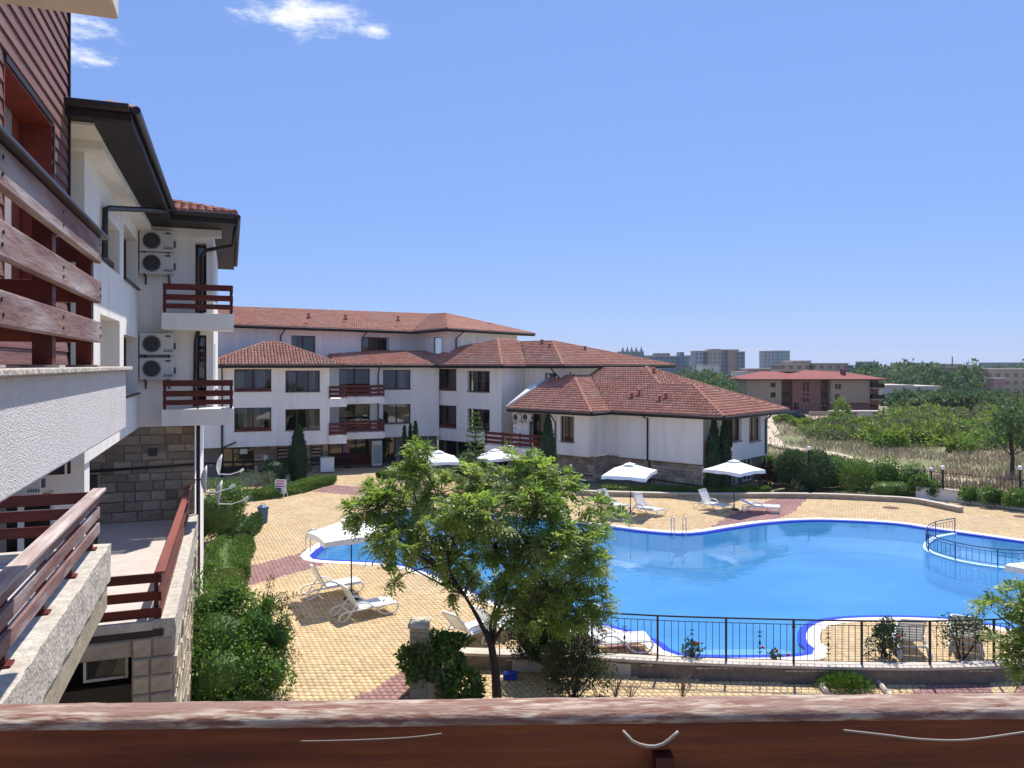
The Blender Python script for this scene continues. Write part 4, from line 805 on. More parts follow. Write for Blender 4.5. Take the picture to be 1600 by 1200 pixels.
# balcony of C at the inner corner
b = MB(); x0, y0 = cl(-8.0, -.9); x1, y1 = cl(-3.4, 0); b.box(x0, x1, y0, y1 - .004, cz(1.95), cz(2.4)); bal = b.build('balcony', white, Cb)
for z in (2.62, 2.9, 3.2): board(bal, cl(-8.0, -.88, z), cl(-3.4, -.88, z), .2, .04, redx, bevel=0); board(bal, cl(-3.42, -.86, z), cl(-3.42, -.02, z), .2, .04, redy, bevel=0)
for p in (-7.9, -6.4, -4.9, -3.5): a_ = cl(p, -.84); m = MB(); m.box(a_[0] - .04, a_[0] + .04, a_[1], a_[1] + .06, cz(2.4), cz(3.34)); m.build('post', redx, bal)
a_ = cl(6.78, 2.0); m = MB(); m.box(a_[0], a_[0] + .62, a_[1] + .02, a_[1] + .08, cz(2.45), cz(3.3)); m.build('balcony_panel', redx, Cb)
# stone base
def cwal(p0, p1, z0, z1): m = MB(); wall(m, cl(*p0), cl(*p1), z0, cz(z1)); m.build('base_wall', mortar, Cb)
cwal((-6.2, .5), (.1, .5), 0, 2.1); cwal((.1, .5), (.1, 2.15), 0, 2.1); cwal((.1, 2.15), (6.9, 2.15), 0, 2.02); cwal((6.9, 2.15), (7.1, 9.2), 0, 2.02)
stones(Cb, cl(-3.4, .5), cl(.1, .5), .1, cz(2.1), .27, .35, .8, seed=31, proud=.04); stones(Cb, cl(.1, .5), cl(.1, 2.15), .1, cz(2.1), .27, .35, .8, seed=32, proud=.04); stones(Cb, cl(.1, 2.15), cl(6.55, 2.15), .1, cz(2.02), .27, .35, .8, seed=33, proud=.04)
window(Cb, cl(6.45, 2.06), cl(7.1, 2.06), (.15, .62, .2, 1.55), 1, .02, fm=framew, hbar=.5, sill=False, cur=(None,), name='glazed_door')
for q0 in (4.2, 6.2): window(Cb, cl(7.16, 2.15), cl(7.16, 9), ((q0 - 2.15) * SC, (q0 - 2.15 + 1.2) * SC, .15, 1.65), 2, .02, fm=framew, sill=False, cur=(None,), name='glazed_door')
pipe(Cb, [cl(.0, .42, .9) if False else cl(.2, 2.0, .95), cl(6.5, 2.0, .75)], .04, name='conduit'); pipe(Cb, [cl(-3.2, .4, .95), cl(.02, .4, .9)], .04, name='conduit')
zC = 4.9
c_ = lambda p, q, z: cl(p, q, z)
T = c_(-4.6, 4.6, zC + .4 * 5.4); Vb = c_(-4.6, 6.55, zC + .4 * 5.4); R1, R2, S_, U_ = c_(4.4, 5.15, 6.5), c_(2, 5.15, 6.5), c_(-.75, 7.9, 7.6), c_(8.4, 10.3, zC)
a0, a1, a2, a3 = c_(-6, -.8, zC), c_(.8, -.8, zC), c_(.8, 1.15, zC), c_(8.4, 1.15, zC)
roof(Cb, [[a0, a1, T, c_(-6, 4.6, zC + .4 * 5.4)], [a1, a2, Vb, T], [a2, a3, R1, R2, S_, c_(-4.6, 7.9, 7.6), Vb], [a3, U_, R1], [R1, U_, R2], [R2, U_, S_]], [(a0, a1), (a1, a2), (a2, a3), (a3, U_)],
     [(a1, T), (a3, R1), (R1, R2), (R2, S_), (S_, U_)], vents=[c_(1.2, 3.0, 5.68), c_(1.5, 3.4, 5.85), c_(3.4, 2.7, 5.55), c_(3.6, 3.1, 5.7), c_(.4, 7.0, 7.2), c_(3.3, 5.9, 6.3), c_(3.7, 6.0, 6.2)])
m = MB(); m.face(*[cl(p, q, zC - .2) for p, q in ((-6, -.8), (.8, -.8), (.8, 1.15), (8.4, 1.15), (8.4, 10.3), (7.42, 10.3), (7.42, 1.9), (0, 1.9), (0, 0), (-6, 0))]); m.build('soffit', white, Cb)
m = MB(); m.tube([c_(-6.1, -.8, zC + .1), c_(-6.1, 4.6, zC + 2.26)], .11, 6); m.build('flashing', MATS['grey_flashing'], Cb)
m = MB(); m.face(c_(-6.9, .2, zC + .2), c_(-6.15, -.2, zC + .3), c_(-6.15, 3.2, zC + 1.7), c_(-6.9, 3.2, zC + 1.75)); m.build('verge_sheet', framew, Cb)
pipe(Cb, [cl(3.1, 1.2, zC - .1), cl(3.1, 1.45, zC - .3), cl(3.1, 1.8, zC - .35), cl(3.1, 1.8, 2.0), cl(3.1, 2.02, 1.85), cl(3.1, 2.02, .6)], .055)
pipe(Cb, [cl(7.75, 9.5, zC - .1), cl(7.6, 9.2, zC - .45), cl(7.48, 8.95, zC - .6), cl(7.48, 8.95, 2.1)], .055); pipe(Cb, [cl(-2.9, -.75, zC - .1), cl(-2.7, -.3, zC - .35), cl(-2.55, -.08, zC - .8), cl(-2.55, -.08, 2.2)], .05)
for i, (p, z, lab) in enumerate(((-6.0, 4.05, 'left of two air conditioners tucked under the low roof eave at inner corner'), (-5.15, 4.1, 'right of two air conditioners tucked under the low roof eave at inner corner'))):
    a_ = ac('air_conditioner', lab, 0, 0); l = cl(p, -.32); a_.location = CO + Matrix.Rotation(CA, 3, 'Z') @ Vector((l[0], l[1], cz(z))); a_.rotation_euler = (0, 0, CA); a_['group'] = 'air conditioners under the low eave'
# ================================================================== low walls, fence, pool furniture
def low_wall(name, label, pts, h, th, mat, cap, z0=0.0, capo=.04):
    r = thing(name, label, 'wall'); pts = smooth_open([Vector((p[0], p[1], 0)) for p in pts], .5); a = []; b = []; c = []; d = []
    for i, p in enumerate(pts):
        t = (pts[min(i + 1, len(pts) - 1)] - pts[max(i - 1, 0)]).normalized(); n = Vector((t.y, -t.x, 0)); a.append(p); b.append(p - n * th); c.append(p + n * capo); d.append(p - n * (th + capo))
    def ring(f, bk, za, zb):
        m = MB(); N = len(f)
        for i in range(N): m.v += [(f[i].x, f[i].y, za), (bk[i].x, bk[i].y, za), (bk[i].x, bk[i].y, zb), (f[i].x, f[i].y, zb)]
        for i in range(N - 1):
            for k in range(4): m.f.append((i * 4 + k, i * 4 + (k + 1) % 4, i * 4 + 4 + (k + 1) % 4, i * 4 + 4 + k))
        m.f += [(0, 1, 2, 3), tuple((N - 1) * 4 + k for k in (3, 2, 1, 0))]; return m
    ring(a, b, z0 - .3, h).build('wall', mat, r)
    if cap is not None: ring(c, d, h + .001, h + .07).build('coping', cap, r)
    return r
wl = low_wall('planter_wall', 'long low stone planter wall with pale coping behind the far loungers', [(3.8, 45.8), (7, 45.2), (10.8, 44.7), (13.5, 44.75), (16.4, 44.75), (18.7, 44.5), (20.6, 43.9), (22.4, 43.2), (23.1, 41.7), (23.5, 40.4)], .24, .3, wallstone, capst)
rw = low_wall('retaining_wall', 'white rendered retaining wall under the iron fence at far right', [(23.6, 44.9), (24.7, 44.0), (26.2, 42.2), (28.2, 40.3), (31, 38.5)], .62, .3, white, capst)
kb = low_wall('fence_kerb', 'low stone kerb carrying the black iron fence in the foreground', [(p.x, p.y) for p in low_front[1:]], .06, .34, M('weathered_kerb', (.20, .17, .14), (.13, .11, .095), 4, .95, .5, 18), capst, -.33)
# iron fence along the near side
fpts = smooth_open([(.2, 20.5, 0), (2.28, 20.32, 0), (4.3, 20.02, 0), (7.2, 19.77, 0), (9.2, 19.67, 0), (10.9, 19.67, 0), (13.1, 19.87, 0), (16.5, 20.3, 0)], .02)
def along(pts, step):
    out = [pts[0]]; acc = 0
    for i in range(1, len(pts)):
        acc += (pts[i] - pts[i - 1]).length
        if acc >= step: out.append(pts[i]); acc = 0
    return out
fence = thing('iron_fence', 'black wrought iron fence with thin bars between pool and foreground path', 'fence')
fz = .13
m = MB(); m.tube([p + Vector((0, 0, 1.24)) for p in along(fpts, .3)], .022, 6); m.build('top_rail', blackm, fence)
m = MB(); m.tube([p + Vector((0, 0, 1.12)) for p in along(fpts, .3)], .010, 5); m.build('rail', blackm, fence)
m = MB(); m.tube([p + Vector((0, 0, .20)) for p in along(fpts, .3)], .010, 5); m.build('rail', blackm, fence)
bm_ = MB(); bm_.tube([(0, 0, .20), (0, 0, 1.12)], .0085, 5); barme = bm_.mesh('bar'); barme.materials.append(blackm)
pm_ = MB(); pm_.box(-.024, .024, -.024, .024, .1, 1.24); postme = pm_.mesh('post'); postme.materials.append(blackm)
om_ = MB(); om_.lathe([(.001, .52), (.035, .62), (.001, .72)], 6)
for s_ in (-1, 1):
    for k, z in enumerate((.40, .50, .78, .88)): om_.tube([(0, 0, z + (.05 if k > 1 else -.05)), (s_ * .03, 0, z), (s_ * .075, 0, z + (.05 if k % 2 else -.02))], [.012, .012, .003], 5)
ornme = om_.mesh('ornament'); ornme.materials.append(blackm)
bars = along(fpts, .163)
for i, p in enumerate(bars):
    if i % 10 == 1: o = bpy.data.objects.new('post', postme)
    else: o = bpy.data.objects.new('bar', barme)
    col.objects.link(o); o.parent = fence; o.location = p
    if i % 10 == 6:
        o2 = bpy.data.objects.new('ornament', ornme); col.objects.link(o2); o2.parent = fence; o2.location = p
m = MB(); m.lathe([(.001, .98), (.05, 1.03), (.05, 1.07), (.001, 1.12)], 6); lk_ = m.build('lock_box', M('rusty_iron', (.10, .045, .03), None), fence, loc=bars[41])
# far fence on the retaining wall, with globe lamps
ff = thing('iron_fence', 'distant dark spiked iron fence on white wall beside the field', 'fence')
fp2 = smooth_open([(23.2, 45.3, 0), (24.7, 44.15, 0), (26.2, 42.35, 0), (28.2, 40.45, 0), (31, 38.65, 0)], .02)
m = MB(); m.tube([(0, 0, .69), (0, 0, 1.75)], .012, 5); b2m = m.mesh('bar'); b2m.materials.append(blackm)
for zz in (.85, 1.6): m = MB(); m.tube([p + Vector((0, 0, zz)) for p in along(fp2, .4)], .016, 5); m.build('rail', blackm, ff)
for i, p in enumerate(along(fp2, .16)): o = bpy.data.objects.new('bar', b2m); col.objects.link(o); o.parent = ff; o.location = p
def globe_lamp(label, loc, h):
    r = thing('globe_lamp', label, 'lamp', loc, 0, 'white globe lamps along the garden edge'); m = MB(); m.lathe([(.1, 0), (.06, .05), (.045, h - .1), (.07, h - .06), (.07, h)], 10); m.build('post', blackm, r)
    m = MB(); m.lathe([(.001, 0)] + [(.13 * math.sin(math.pi * k / 8), .13 - .13 * math.cos(math.pi * k / 8)) for k in range(1, 8)] + [(.001, .26)], 14); m.build('globe', lampglobe, r, smooth=True, loc=(0, 0, h - .01))
globe_lamp('white globe lamp at the left end of the distant spiked fence', AT(1473, 768, 44.2) * 1.0, 1.25); globe_lamp('white globe lamp on black post at the far right edge', AT(1594, 785, 41.6), 1.75)
globe_lamp('white globe lamp peeping over the big round bush', GT(1263, 760) * 1.0 if False else Vector((17.9, 46.3, .1)), 2.55); globe_lamp('white globe lamp behind the tall grassy shrub', Vector((26.0, 47.6, .1)), 1.1)
# ------------------------------------------------------------------ parasols
def parasol(label, loc, rz, tilt=0, w=1.16, hp=2.15):
    r = thing('parasol', label, 'parasol', loc, rz, 'white square parasols'); m = MB(); m.tube([(0, 0, 0), (0, 0, hp + .42)], .024, 8); m.build('pole', M('parasol_pole', (.025, .02, .022), None, rough=.4) if 'parasol_pole' not in MATS else MATS['parasol_pole'], r)
    c = bpy.data.objects.new('canopy', None)
    m = MB(); n = 8; ring = []
    def rim(f, z, sag):
        out = []
        for k in range(32):
            side = k // 8; u = (k % 8) / 8 * 2 - 1; a = [(u, -1), (1, u), (-u, 1), (-1, -u)][side]; s_ = sag * (1 - u * u)
            out.append((a[0] * w * f * (1 - s_ * .25), a[1] * w * f * (1 - s_ * .25), z + s_ * .22))
        return out
    prof = [(.14, hp + .44, 0), (.4, hp + .30, .05), (.7, hp + .14, .1), (1.0, hp, .16)]
    for f, z, sg in prof: m.v += rim(f, z, sg)
    m.v += [(x * 1.01, y * 1.01, z - .17 + .02 * math.sin(i * 1.57)) for i, (x, y, z) in enumerate(rim(1.0, hp, .16))]
    for i in range(4):
        for k in range(32): m.f.append((i * 32 + k, i * 32 + (k + 1) % 32, i * 32 + 32 + (k + 1) % 32, i * 32 + 32 + k))
    cv = m.build('canopy', canvas, r, smooth=False); cv.rotation_euler = (tilt, 0, 0)
    m = MB(); m.v = [(0, 0, hp + .56)] + rim(.22, hp + .45, .05); m.f = [(0, 1 + k, 1 + (k + 1) % 32) for k in range(32)]; vt = m.build('vent_cap', canvas, cv)
    for k in range(8):
        a = math.pi * k / 4; L = w * (1.38 if k % 2 else .98); m = MB(); m.tube([(0, 0, hp + .40), (L * math.cos(a), L * math.sin(a), hp + .015 + (.02 if k % 2 == 0 else 0))], .009, 5); m.build('rib', steel, cv)
    m = MB(); m.lathe([(.26, 0), (.26, .05), (.04, .09), (.04, .3)], 14); m.build('base', M('parasol_base', (.06, .06, .06), None) if 'parasol_base' not in MATS else MATS['parasol_base'], r)
    return r
parasol('nearest white parasol shading the two loungers on the left paving', G(549, 937) + Vector((0, 0, .02)), R(28), R(-3)); parasol('white parasol left of the pool ladder on the far side', G(985, 803) + Vector((0, 0, .02)), R(-25), R(4)); parasol('white parasol in front of the twin dark cypresses', G(1147, 797) + Vector((0, 0, .02)), R(40), 0)
parasol('white parasol half hidden by the tree top, below square windows', Vector((-4.4, 45.8, .02)), R(15), R(3)); parasol('white parasol seen through bare russet twigs behind the tree', Vector((-.95, 46.4, .02)), R(35), R(-3)); parasol('white parasol cut off by the right edge beside leafy branches', Vector((15.35, 20.9, .02)), R(20), 0)
# ------------------------------------------------------------------ sun loungers
def make_lounger(back=62):
    r = bpy.data.objects.new('sun_lounger', None); col.objects.link(r); W = .30; sh = .33
    def panel(name, p, d, up, n, L):
        m = MB(); d = Vector(d).normalized(); up = Vector(up).normalized(); st = L / n
        for i in range(n):
            a = Vector(p) + d * (st * i + .006); b = Vector(p) + d * (st * (i + 1) - .006)
            for sgn in (0,): 
                q = [a + Vector((0, -W, 0)), b + Vector((0, -W, 0)), b + Vector((0, W, 0)), a + Vector((0, W, 0))]; m.add([v - up * .012 for v in q] + [v + up * .012 for v in q], [(3, 2, 1, 0), (4, 5, 6, 7), (0, 1, 5, 4), (1, 2, 6, 5), (2, 3, 7, 6), (3, 0, 4, 7)])
        for s_ in (-1, 1): m.bar(Vector(p) + Vector((0, s_ * (W + .02), 0)), Vector(p) + d * L + Vector((0, s_ * (W + .02), 0)), .045, .05)
        m.bar(Vector(p) + d * L + Vector((0, -W, 0)), Vector(p) + d * L + Vector((0, W, 0)), .05, .06)
        return m.build(name, plastic, r)
    panel('seat', (-.25, 0, sh), (1, 0, .01), (0, 0, 1), 12, 1.2); a = R(back); panel('backrest', (-.27, 0, sh + .01), (-math.cos(a), 0, math.sin(a)), (math.sin(a), 0, math.cos(a)), 8, .74)
    for s_ in (-1, 1):
        y = s_ * (W + .07); pts = [(.98, y, sh), (1.02, y, sh - .10), (.90, y, .06), (.62, y, .035), (.42, y, .12), (.18, y, sh + .02), (-.06, y, sh + .17), (-.32, y, sh + .16), (-.50, y, sh - .02), (-.66, y, .10), (-.80, y, .03), (-.92, y, .08), (-.86, y, .24), (-.6, y, sh - .02), (-.2, y, sh - .02), (.3, y, sh - .01), (.98, y, sh)]
        m = MB(); m.tube(smooth_open([Vector(p) for p in pts], .05), .026, 6); m.build('side_frame', plastic, r, smooth=True)
    m = MB(); m.tube([(-.55, -W - .05, sh - .06), (-.55, W + .05, sh - .06)], .02, 6); m.build('strut', plastic, r)
    return r
LG = make_lounger(62); LF = make_lounger(20); LH = make_lounger(50)
def lounger(src, used, label, loc, ang, group):
    o = src if not used else copy_tree(src); o.location = Vector(loc) + Vector((0, 0, .022)); o.rotation_euler = (0, 0, R(ang)); tag(o, label, 'sun lounger', group); return o
g_ = 'white plastic sun loungers around the pool'
lounger(LG, 0, 'white sun lounger at the near parasol, the one farther left', (-6.15, 26.1, 0), 31, g_); lounger(LG, 1, 'white sun lounger at the near parasol, the one closer and right', (-4.62, 23.85, 0), 33, g_)
lounger(LG, 1, 'white sun lounger half hidden behind the tree leaves, far side', (5.3, 41.3, 0), -48, g_); lounger(LG, 1, 'upright white sun lounger just right of the left far parasol pole', (7.0, 40.1, 0), -50, g_)
lounger(LG, 1, 'upright white sun lounger left of the parasol by the cypresses', (10.75, 41.3, 0), -48, g_); lounger(LF, 0, 'low reclined white sun lounger right of the parasol by the cypresses', (13.15, 40.7, 0), -18, g_)
lounger(LH, 0, 'white sun lounger seen from behind beside the tree trunk, in shade', (-1.2, 21.7, 0), 45, g_); lounger(LH, 1, 'second white sun lounger beside the tree trunk, nearer the dark bush', (-.35, 22.1, 0), 40, g_)
lounger(LH, 1, 'white sun lounger behind the rose bush at the fence left end', (1.75, 21.6, 0), 215, g_); lounger(LF, 1, 'low white sun lounger behind the second fence panel', (2.75, 20.95, 0), 6, g_)
lounger(LG, 1, 'white lounger behind the fence between two rose bushes', (10.75, 21.0, 0), 80, g_); lounger(LG, 1, 'white lounger behind the fence under the right hand branches', (12.5, 21.2, 0), 60, g_)
# ------------------------------------------------------------------ ladders
def ladder(label, p, ang):
    r = thing('pool_ladder', label, 'pool ladder', p, ang)
    for s_ in (-.27, .27):
        m = MB(); m.tube(smooth_open([Vector(v) for v in ((s_, -.55, .02), (s_, -.54, .55), (s_, -.42, .78), (s_, -.2, .84), (s_, .0, .74), (s_, .08, .45), (s_, .10, -.9))], .06), .022, 8); m.build('handrail', steel, r, smooth=True)
    for z in (-.25, -.5, -.75): m = MB(); m.box(-.27, .27, .06, .14, z, z + .03); m.build('tread', steel, r)
ladder('steel pool ladder on the far curved edge of the pool', G(1062, 836), R(180)); ladder('steel pool ladder behind the near parasol at the left tip', G(505, 862) + Vector((-.2, .4, 0)), R(-55))
# spa pool wall and blue rail at the right
rp = smooth_open([G(x, y) for x, y in ((1492, 832), (1462, 838), (1448, 848), (1451, 859), (1483, 870.5), (1519, 878.5), (1566, 885), (1610, 887), (1680, 886))], .05)
sp = thing('spa_divider', 'curved pale blue divider wall of the small spa pool', 'wall')
mb = MB(); q0 = along(rp, .3)
for i, p in enumerate(q0):
    t = (q0[min(i + 1, len(q0) - 1)] - q0[max(i - 1, 0)]).normalized(); n = Vector((t.y, -t.x, 0)) * .11; mb.v += [(p.x - n.x, p.y - n.y, -1.2), (p.x - n.x, p.y - n.y, -.03), (p.x + n.x, p.y + n.y, -.03), (p.x + n.x, p.y + n.y, -1.2)]
    if i:
        for k in range(3): a = (i - 1) * 4 + k; mb.f.append((a, a + 1, a + 5, a + 4))
mb.build('wall', stepm, sp)
pr = thing('pool_rail', 'blue painted curved safety rail around the spa pool', 'railing')
for z, rad in ((.66, .022), (.54, .012), (.08, .012)): m = MB(); m.tube([p + Vector((0, 0, z)) for p in along(rp, .2)], rad, 6); m.build('rail', blueiron, pr, smooth=True)
m = MB(); m.tube([(0, 0, .08), (0, 0, .54)], .009, 5); b3 = m.mesh('bar'); b3.materials.append(blueiron); m = MB(); m.tube([(0, 0, -.1), (0, 0, .66)], .022, 6); p3 = m.mesh('post'); p3.materials.append(blueiron)
for i, p in enumerate(along(rp, .2)): o = bpy.data.objects.new('post' if i % 7 == 0 else 'bar', p3 if i % 7 == 0 else b3); col.objects.link(o); o.parent = pr; o.location = p
# ------------------------------------------------------------------ court small things
bn = thing('litter_bin', 'blue plastic bin at the edge of the left hedge', 'bin', G(411, 818) + Vector((0, 0, .02)), R(10)); bl = M('blue_plastic', (.055, .13, .23), None, rough=.5)
m = MB(); m.lathe([(.001, 0), (.20, 0), (.25, .68), (.27, .70), (.27, .74), (.22, .74)], 4); m.build('body', bl, bn); m = MB(); m.lathe([(.28, .745), (.28, .80), (.10, .90), (.001, .90)], 4); m.build('lid', bl, bn); m = MB(); m.tube([(-.1, 0, .9), (-.1, 0, .97), (.1, 0, .97), (.1, 0, .9)], .015, 5); m.build('handle', bl, bn)
sg = thing('sign_board', 'white folding notice board with red marks before the clipped hedge', 'sign', G(437, 778) + Vector((0, 0, .02)), R(-12)); sm_ = M('sign_red', (.55, .10, .08), None)
m = MB(); m.box(-.36, .36, -.03, 0, .22, 1.05); bd = m.build('board', plastic, sg, bevel=.02); bd.rotation_euler = (R(-10), 0, 0)
for k, (a, b) in enumerate(((-.28, .25), (-.3, .18), (-.26, .28), (-.2, .1))): m = MB(); m.box(a, b, -.036, -.031, .92 - k * .15, .99 - k * .15); m.build('printed_line', sm_ if k < 3 else acgrey, bd)
for x in (-.34, .34): m = MB(); m.tube([(x * .9, -.04, .3), (x * 1.1, -.25, 0)], .018, 5); m.build('leg', plastic, sg); m = MB(); m.tube([(x * .9, 0, .9), (x, .35, 0)], .018, 5); m.build('leg', plastic, sg)
def onA(s_, t, z=0): return AO + Matrix.Rotation(WA, 3, 'Z') @ Vector((s_, t, z))
fr = thing('drinks_fridge', 'tall white glass-door drinks fridge beside the kiosk', 'fridge', onA(11.0, 2.6, .02), WA); m = MB(); m.box(0, .72, 0, .6, .05, 1.95); m.build('cabinet', plastic, fr, bevel=.02); m = MB(); m.box(.06, .66, -.03, -.002, .25, 1.65); m.build('door', M('fridge_glass', (.30, .36, .35), None, rough=.1, spec=.6), fr); m = MB(); m.box(.05, .67, -.02, -.002, 1.68, 1.9); m.build('header', framew, fr)
fz_ = thing('chest_freezer', 'white chest freezer standing at the kiosk entrance', 'freezer', onA(6.9, .2, .02), WA); m = MB(); m.box(0, .95, 0, .6, .08, 1.05); m.build('cabinet', plastic, fz_, bevel=.02); m = MB(); m.box(-.01, .96, -.02, .62, 1.055, 1.12); m.build('lid', framew, fz_)
for x in (.1, .85): m = MB(); m.box(x - .04, x + .04, .1, .5, 0, .078); m.build('foot', blackm, fz_)
tbl = thing('bar_table', 'small black table in front of the kiosk boards', 'table', onA(9.2, 2.6, .02), WA); m = MB(); m.lathe([(.001, .70), (.38, .70), (.38, .74), (.001, .74)], 14); m.build('table_top', blackm, tbl); m = MB(); m.lathe([(.26, 0), (.26, .03), (.04, .06), (.04, .7)], 10); m.build('leg', blackm, tbl)
# satellite dishes on the side of the left wing
def dish(label, s_, t, z, rz, tilt, r0=.42):
    p = WO + Matrix.Rotation(WA, 3, 'Z') @ Vector((s_, t, z)); r = thing('satellite_dish', label, 'satellite dish', p, rz, 'satellite dishes on the left wing side wall')
    m = MB(); m.v = []; N = 20
    for k in range(6):
        f = k / 5
        for i in range(N): a = 2 * math.pi * i / N; m.v.append((r0 * f * math.cos(a), -.16 * f * f * r0 / .42 + .08, r0 * f * math.sin(a) * 1.08))
    for k in range(5):
        for i in range(N): m.f.append((k * N + i, k * N + (i + 1) % N, k * N + N + (i + 1) % N, k * N + N + i))
    d_ = m.build('dish', plastic, r, smooth=True); d_.rotation_euler = (R(tilt), 0, 0); so_ = d_.modifiers.new('solid', 'SOLIDIFY'); so_.thickness = .012
    m = MB(); m.tube([(0, .03, -r0 * .95), (0, -.3, -r0 * 1.05), (0, -.62, -r0 * .75)], .014, 6); m.build('arm', plastic, r); m = MB(); m.bar((0, -.60, -r0 * .8), (0, -.70, -r0 * .55), .07, .07); m.build('receiver', plastic, r)
    m = MB(); m.tube([(0, .08, 0), (0, .22, 0), (-.5, .22, 0)], .02, 6); m.build('bracket', gutterm, r)
dish('highest satellite dish beside the stone corner, above the round shrub', 1.9, 3.0, 4.75, R(108), 8, .30); dish('lower satellite dish facing right over the round shrub', 1.95, -1.2, 4.55, R(110), 8, .30); dish('satellite dish seen edge on at the stone corner', 1.62, -1.9, 5.0, R(113), 2, .32)
# parked car beyond C and at the far forecourt
def car(label, loc, rz, paint):
    r = thing('parked_car', label, 'car', loc, rz)
    sec = [(-2.1, .55, .75), (-2.05, .35, .95), (-1.3, .30, 1.0), (-.75, .30, 1.42), (.45, .30, 1.45), (1.05, .30, 1.02), (1.9, .32, .88), (2.1, .42, .7)]
    m = MB()
    for x, z0, z1 in sec:
        wt = .78 if z1 < 1.2 else .62; m.v += [(x, -.86, z0), (x, -.88, min(z1, .9)), (x, -wt, z1), (x, wt, z1), (x, .88, min(z1, .9)), (x, .86, z0)]
    for i in range(len(sec) - 1):
        for k in range(5): a = i * 6 + k; m.f.append((a, a + 1, a + 7, a + 6))
    m.f += [tuple(range(6)), tuple(range(42, 48))[::-1]]; m.build('body', paint, r, bevel=.05)
    gl = M('car_glass', (.02, .025, .03), None, rough=.05, spec=.8) if 'car_glass' not in MATS else MATS['car_glass']
    for s_ in (-1, 1): m = MB(); m.face((-1.05, s_ * .83, 1.02), (.75, s_ * .83, 1.02), (.40, s_ * .645, 1.38), (-.72, s_ * .645, 1.36)); m.build('side_window', gl, r)
    m = MB(); m.face((.55, -.6, 1.40), (.55, .6, 1.40), (1.03, .74, 1.07), (1.03, -.74, 1.07)); m.build('windscreen', gl, r); m = MB(); m.face((-.82, -.6, 1.40), (-.82, .6, 1.40), (-1.28, .74, 1.05), (-1.28, -.74, 1.05)); m.build('rear_window', gl, r)
    for x in (-1.3, 1.3):
        for s_ in (-1, 1): m = MB(); m.tube([(x, s_ * .70, .32), (x, s_ * .90, .32)], .32, 16); w = m.build('wheel', blackm, r); m = MB(); m.tube([(x, s_ * .9, .32), (x, s_ * .915, .32)], .19, 12); m.build('rim', steel, w)
    for s_ in (-.6, .6): m = MB(); m.box(2.02, 2.1, s_ - .18, s_ + .18, .6, .72); m.build('headlight', framew, r)
p = GT(1237, 656); car('dark parked car by the red roofed block, just above the low roof', (p.x, p.y, tz(p.y)), R(8), M('dark_car_paint', (.012, .025, .035), None, rough=.25, spec=.6))
car('blue grey parked car half hidden behind the big round bush', (19.0, 53.0, -.25), R(70), M('blue_car_paint', (.05, .09, .15), None, rough=.25, spec=.6))
# round manhole lids on the far paving
for i, (x, y, lab) in enumerate(((1392, 794, 'rusty round lid set in the paving left of the low wall end'), (1598, 808, 'dark grating in the paving at far right edge'))): p = G(x, y); m = MB(); m.lathe([(.001, .026), (.42, .026), (.42, .0)], 20); o = m.build('manhole_cover', MATS['rusty_iron'], loc=(p.x, p.y, .0)); tag(o, lab, 'manhole cover')
# ================================================================== vegetation
def unit(n, rng=RNG):
    v = rng.normal(size=(n, 3)); return v / np.linalg.norm(v, axis=1, keepdims=True)
def nrm(v): return v / np.maximum(np.linalg.norm(v, axis=1, keepdims=True), 1e-9)
def leaf_mesh(name, P, D, S, length, width):
    """pointed leaves: base P, direction D, side S"""
    n = len(P); L = np.broadcast_to(np.asarray(length), (n,))[:, None]; W = np.broadcast_to(np.asarray(width), (n,))[:, None]
    N = np.cross(D, S); mid = P + D * L * .45 - N * W * .10
    V = np.stack([P, mid + S * W * .5, P + D * L, mid - S * W * .5], 1).reshape(-1, 3); Q = np.arange(4 * n).reshape(n, 4); return np_mesh(name, V, Q)
def sides(D):
    r = unit(len(D)); return nrm(np.cross(D, r))
def lumps(dirs, k=5, amp=.22, seed=0):
    rg = np.random.default_rng(seed); f = np.zeros(len(dirs))
    for _ in range(k): w = rg.normal(size=3) * 2.4; f += np.sin(dirs @ w + rg.uniform(0, 6.28))
    return 1 + amp * f / math.sqrt(k)
def blob_leaves(center, rad, n, length, width, seed=0, amp=.22, inner=.55, up=.25, zmin=None):
    u = unit(n); r = lumps(u, 6, amp, seed) * (inner + (1 - inner) * RNG.random(n) ** .45); P = np.array(center) + u * np.array(rad) * r[:, None]
    if zmin is not None: P = P[P[:, 2] > zmin]; u = u[:len(P)]
    D = nrm(u[:len(P)] * .7 + unit(len(P)) + np.array([0, 0, up])); S = sides(D); l = length * RNG.uniform(.6, 1.3, len(P)); return P, D, S, l, l * width / length
def cat_leaves(parts): return [np.concatenate([p[i] for p in parts]) for i in range(5)]
def stems(parent, base, tops, r=.018, mat=None):
    for t in tops:
        b = Vector(base) + Vector((random.uniform(-.1, .1), random.uniform(-.1, .1), 0)); t = Vector(t); mid = (b + t) / 2 + Vector((random.uniform(-.1, .1), random.uniform(-.1, .1), .05)); m = MB(); m.tube([b, mid, t], [r, r * .7, r * .3], 5); m.build('stem', mat or bark, parent)
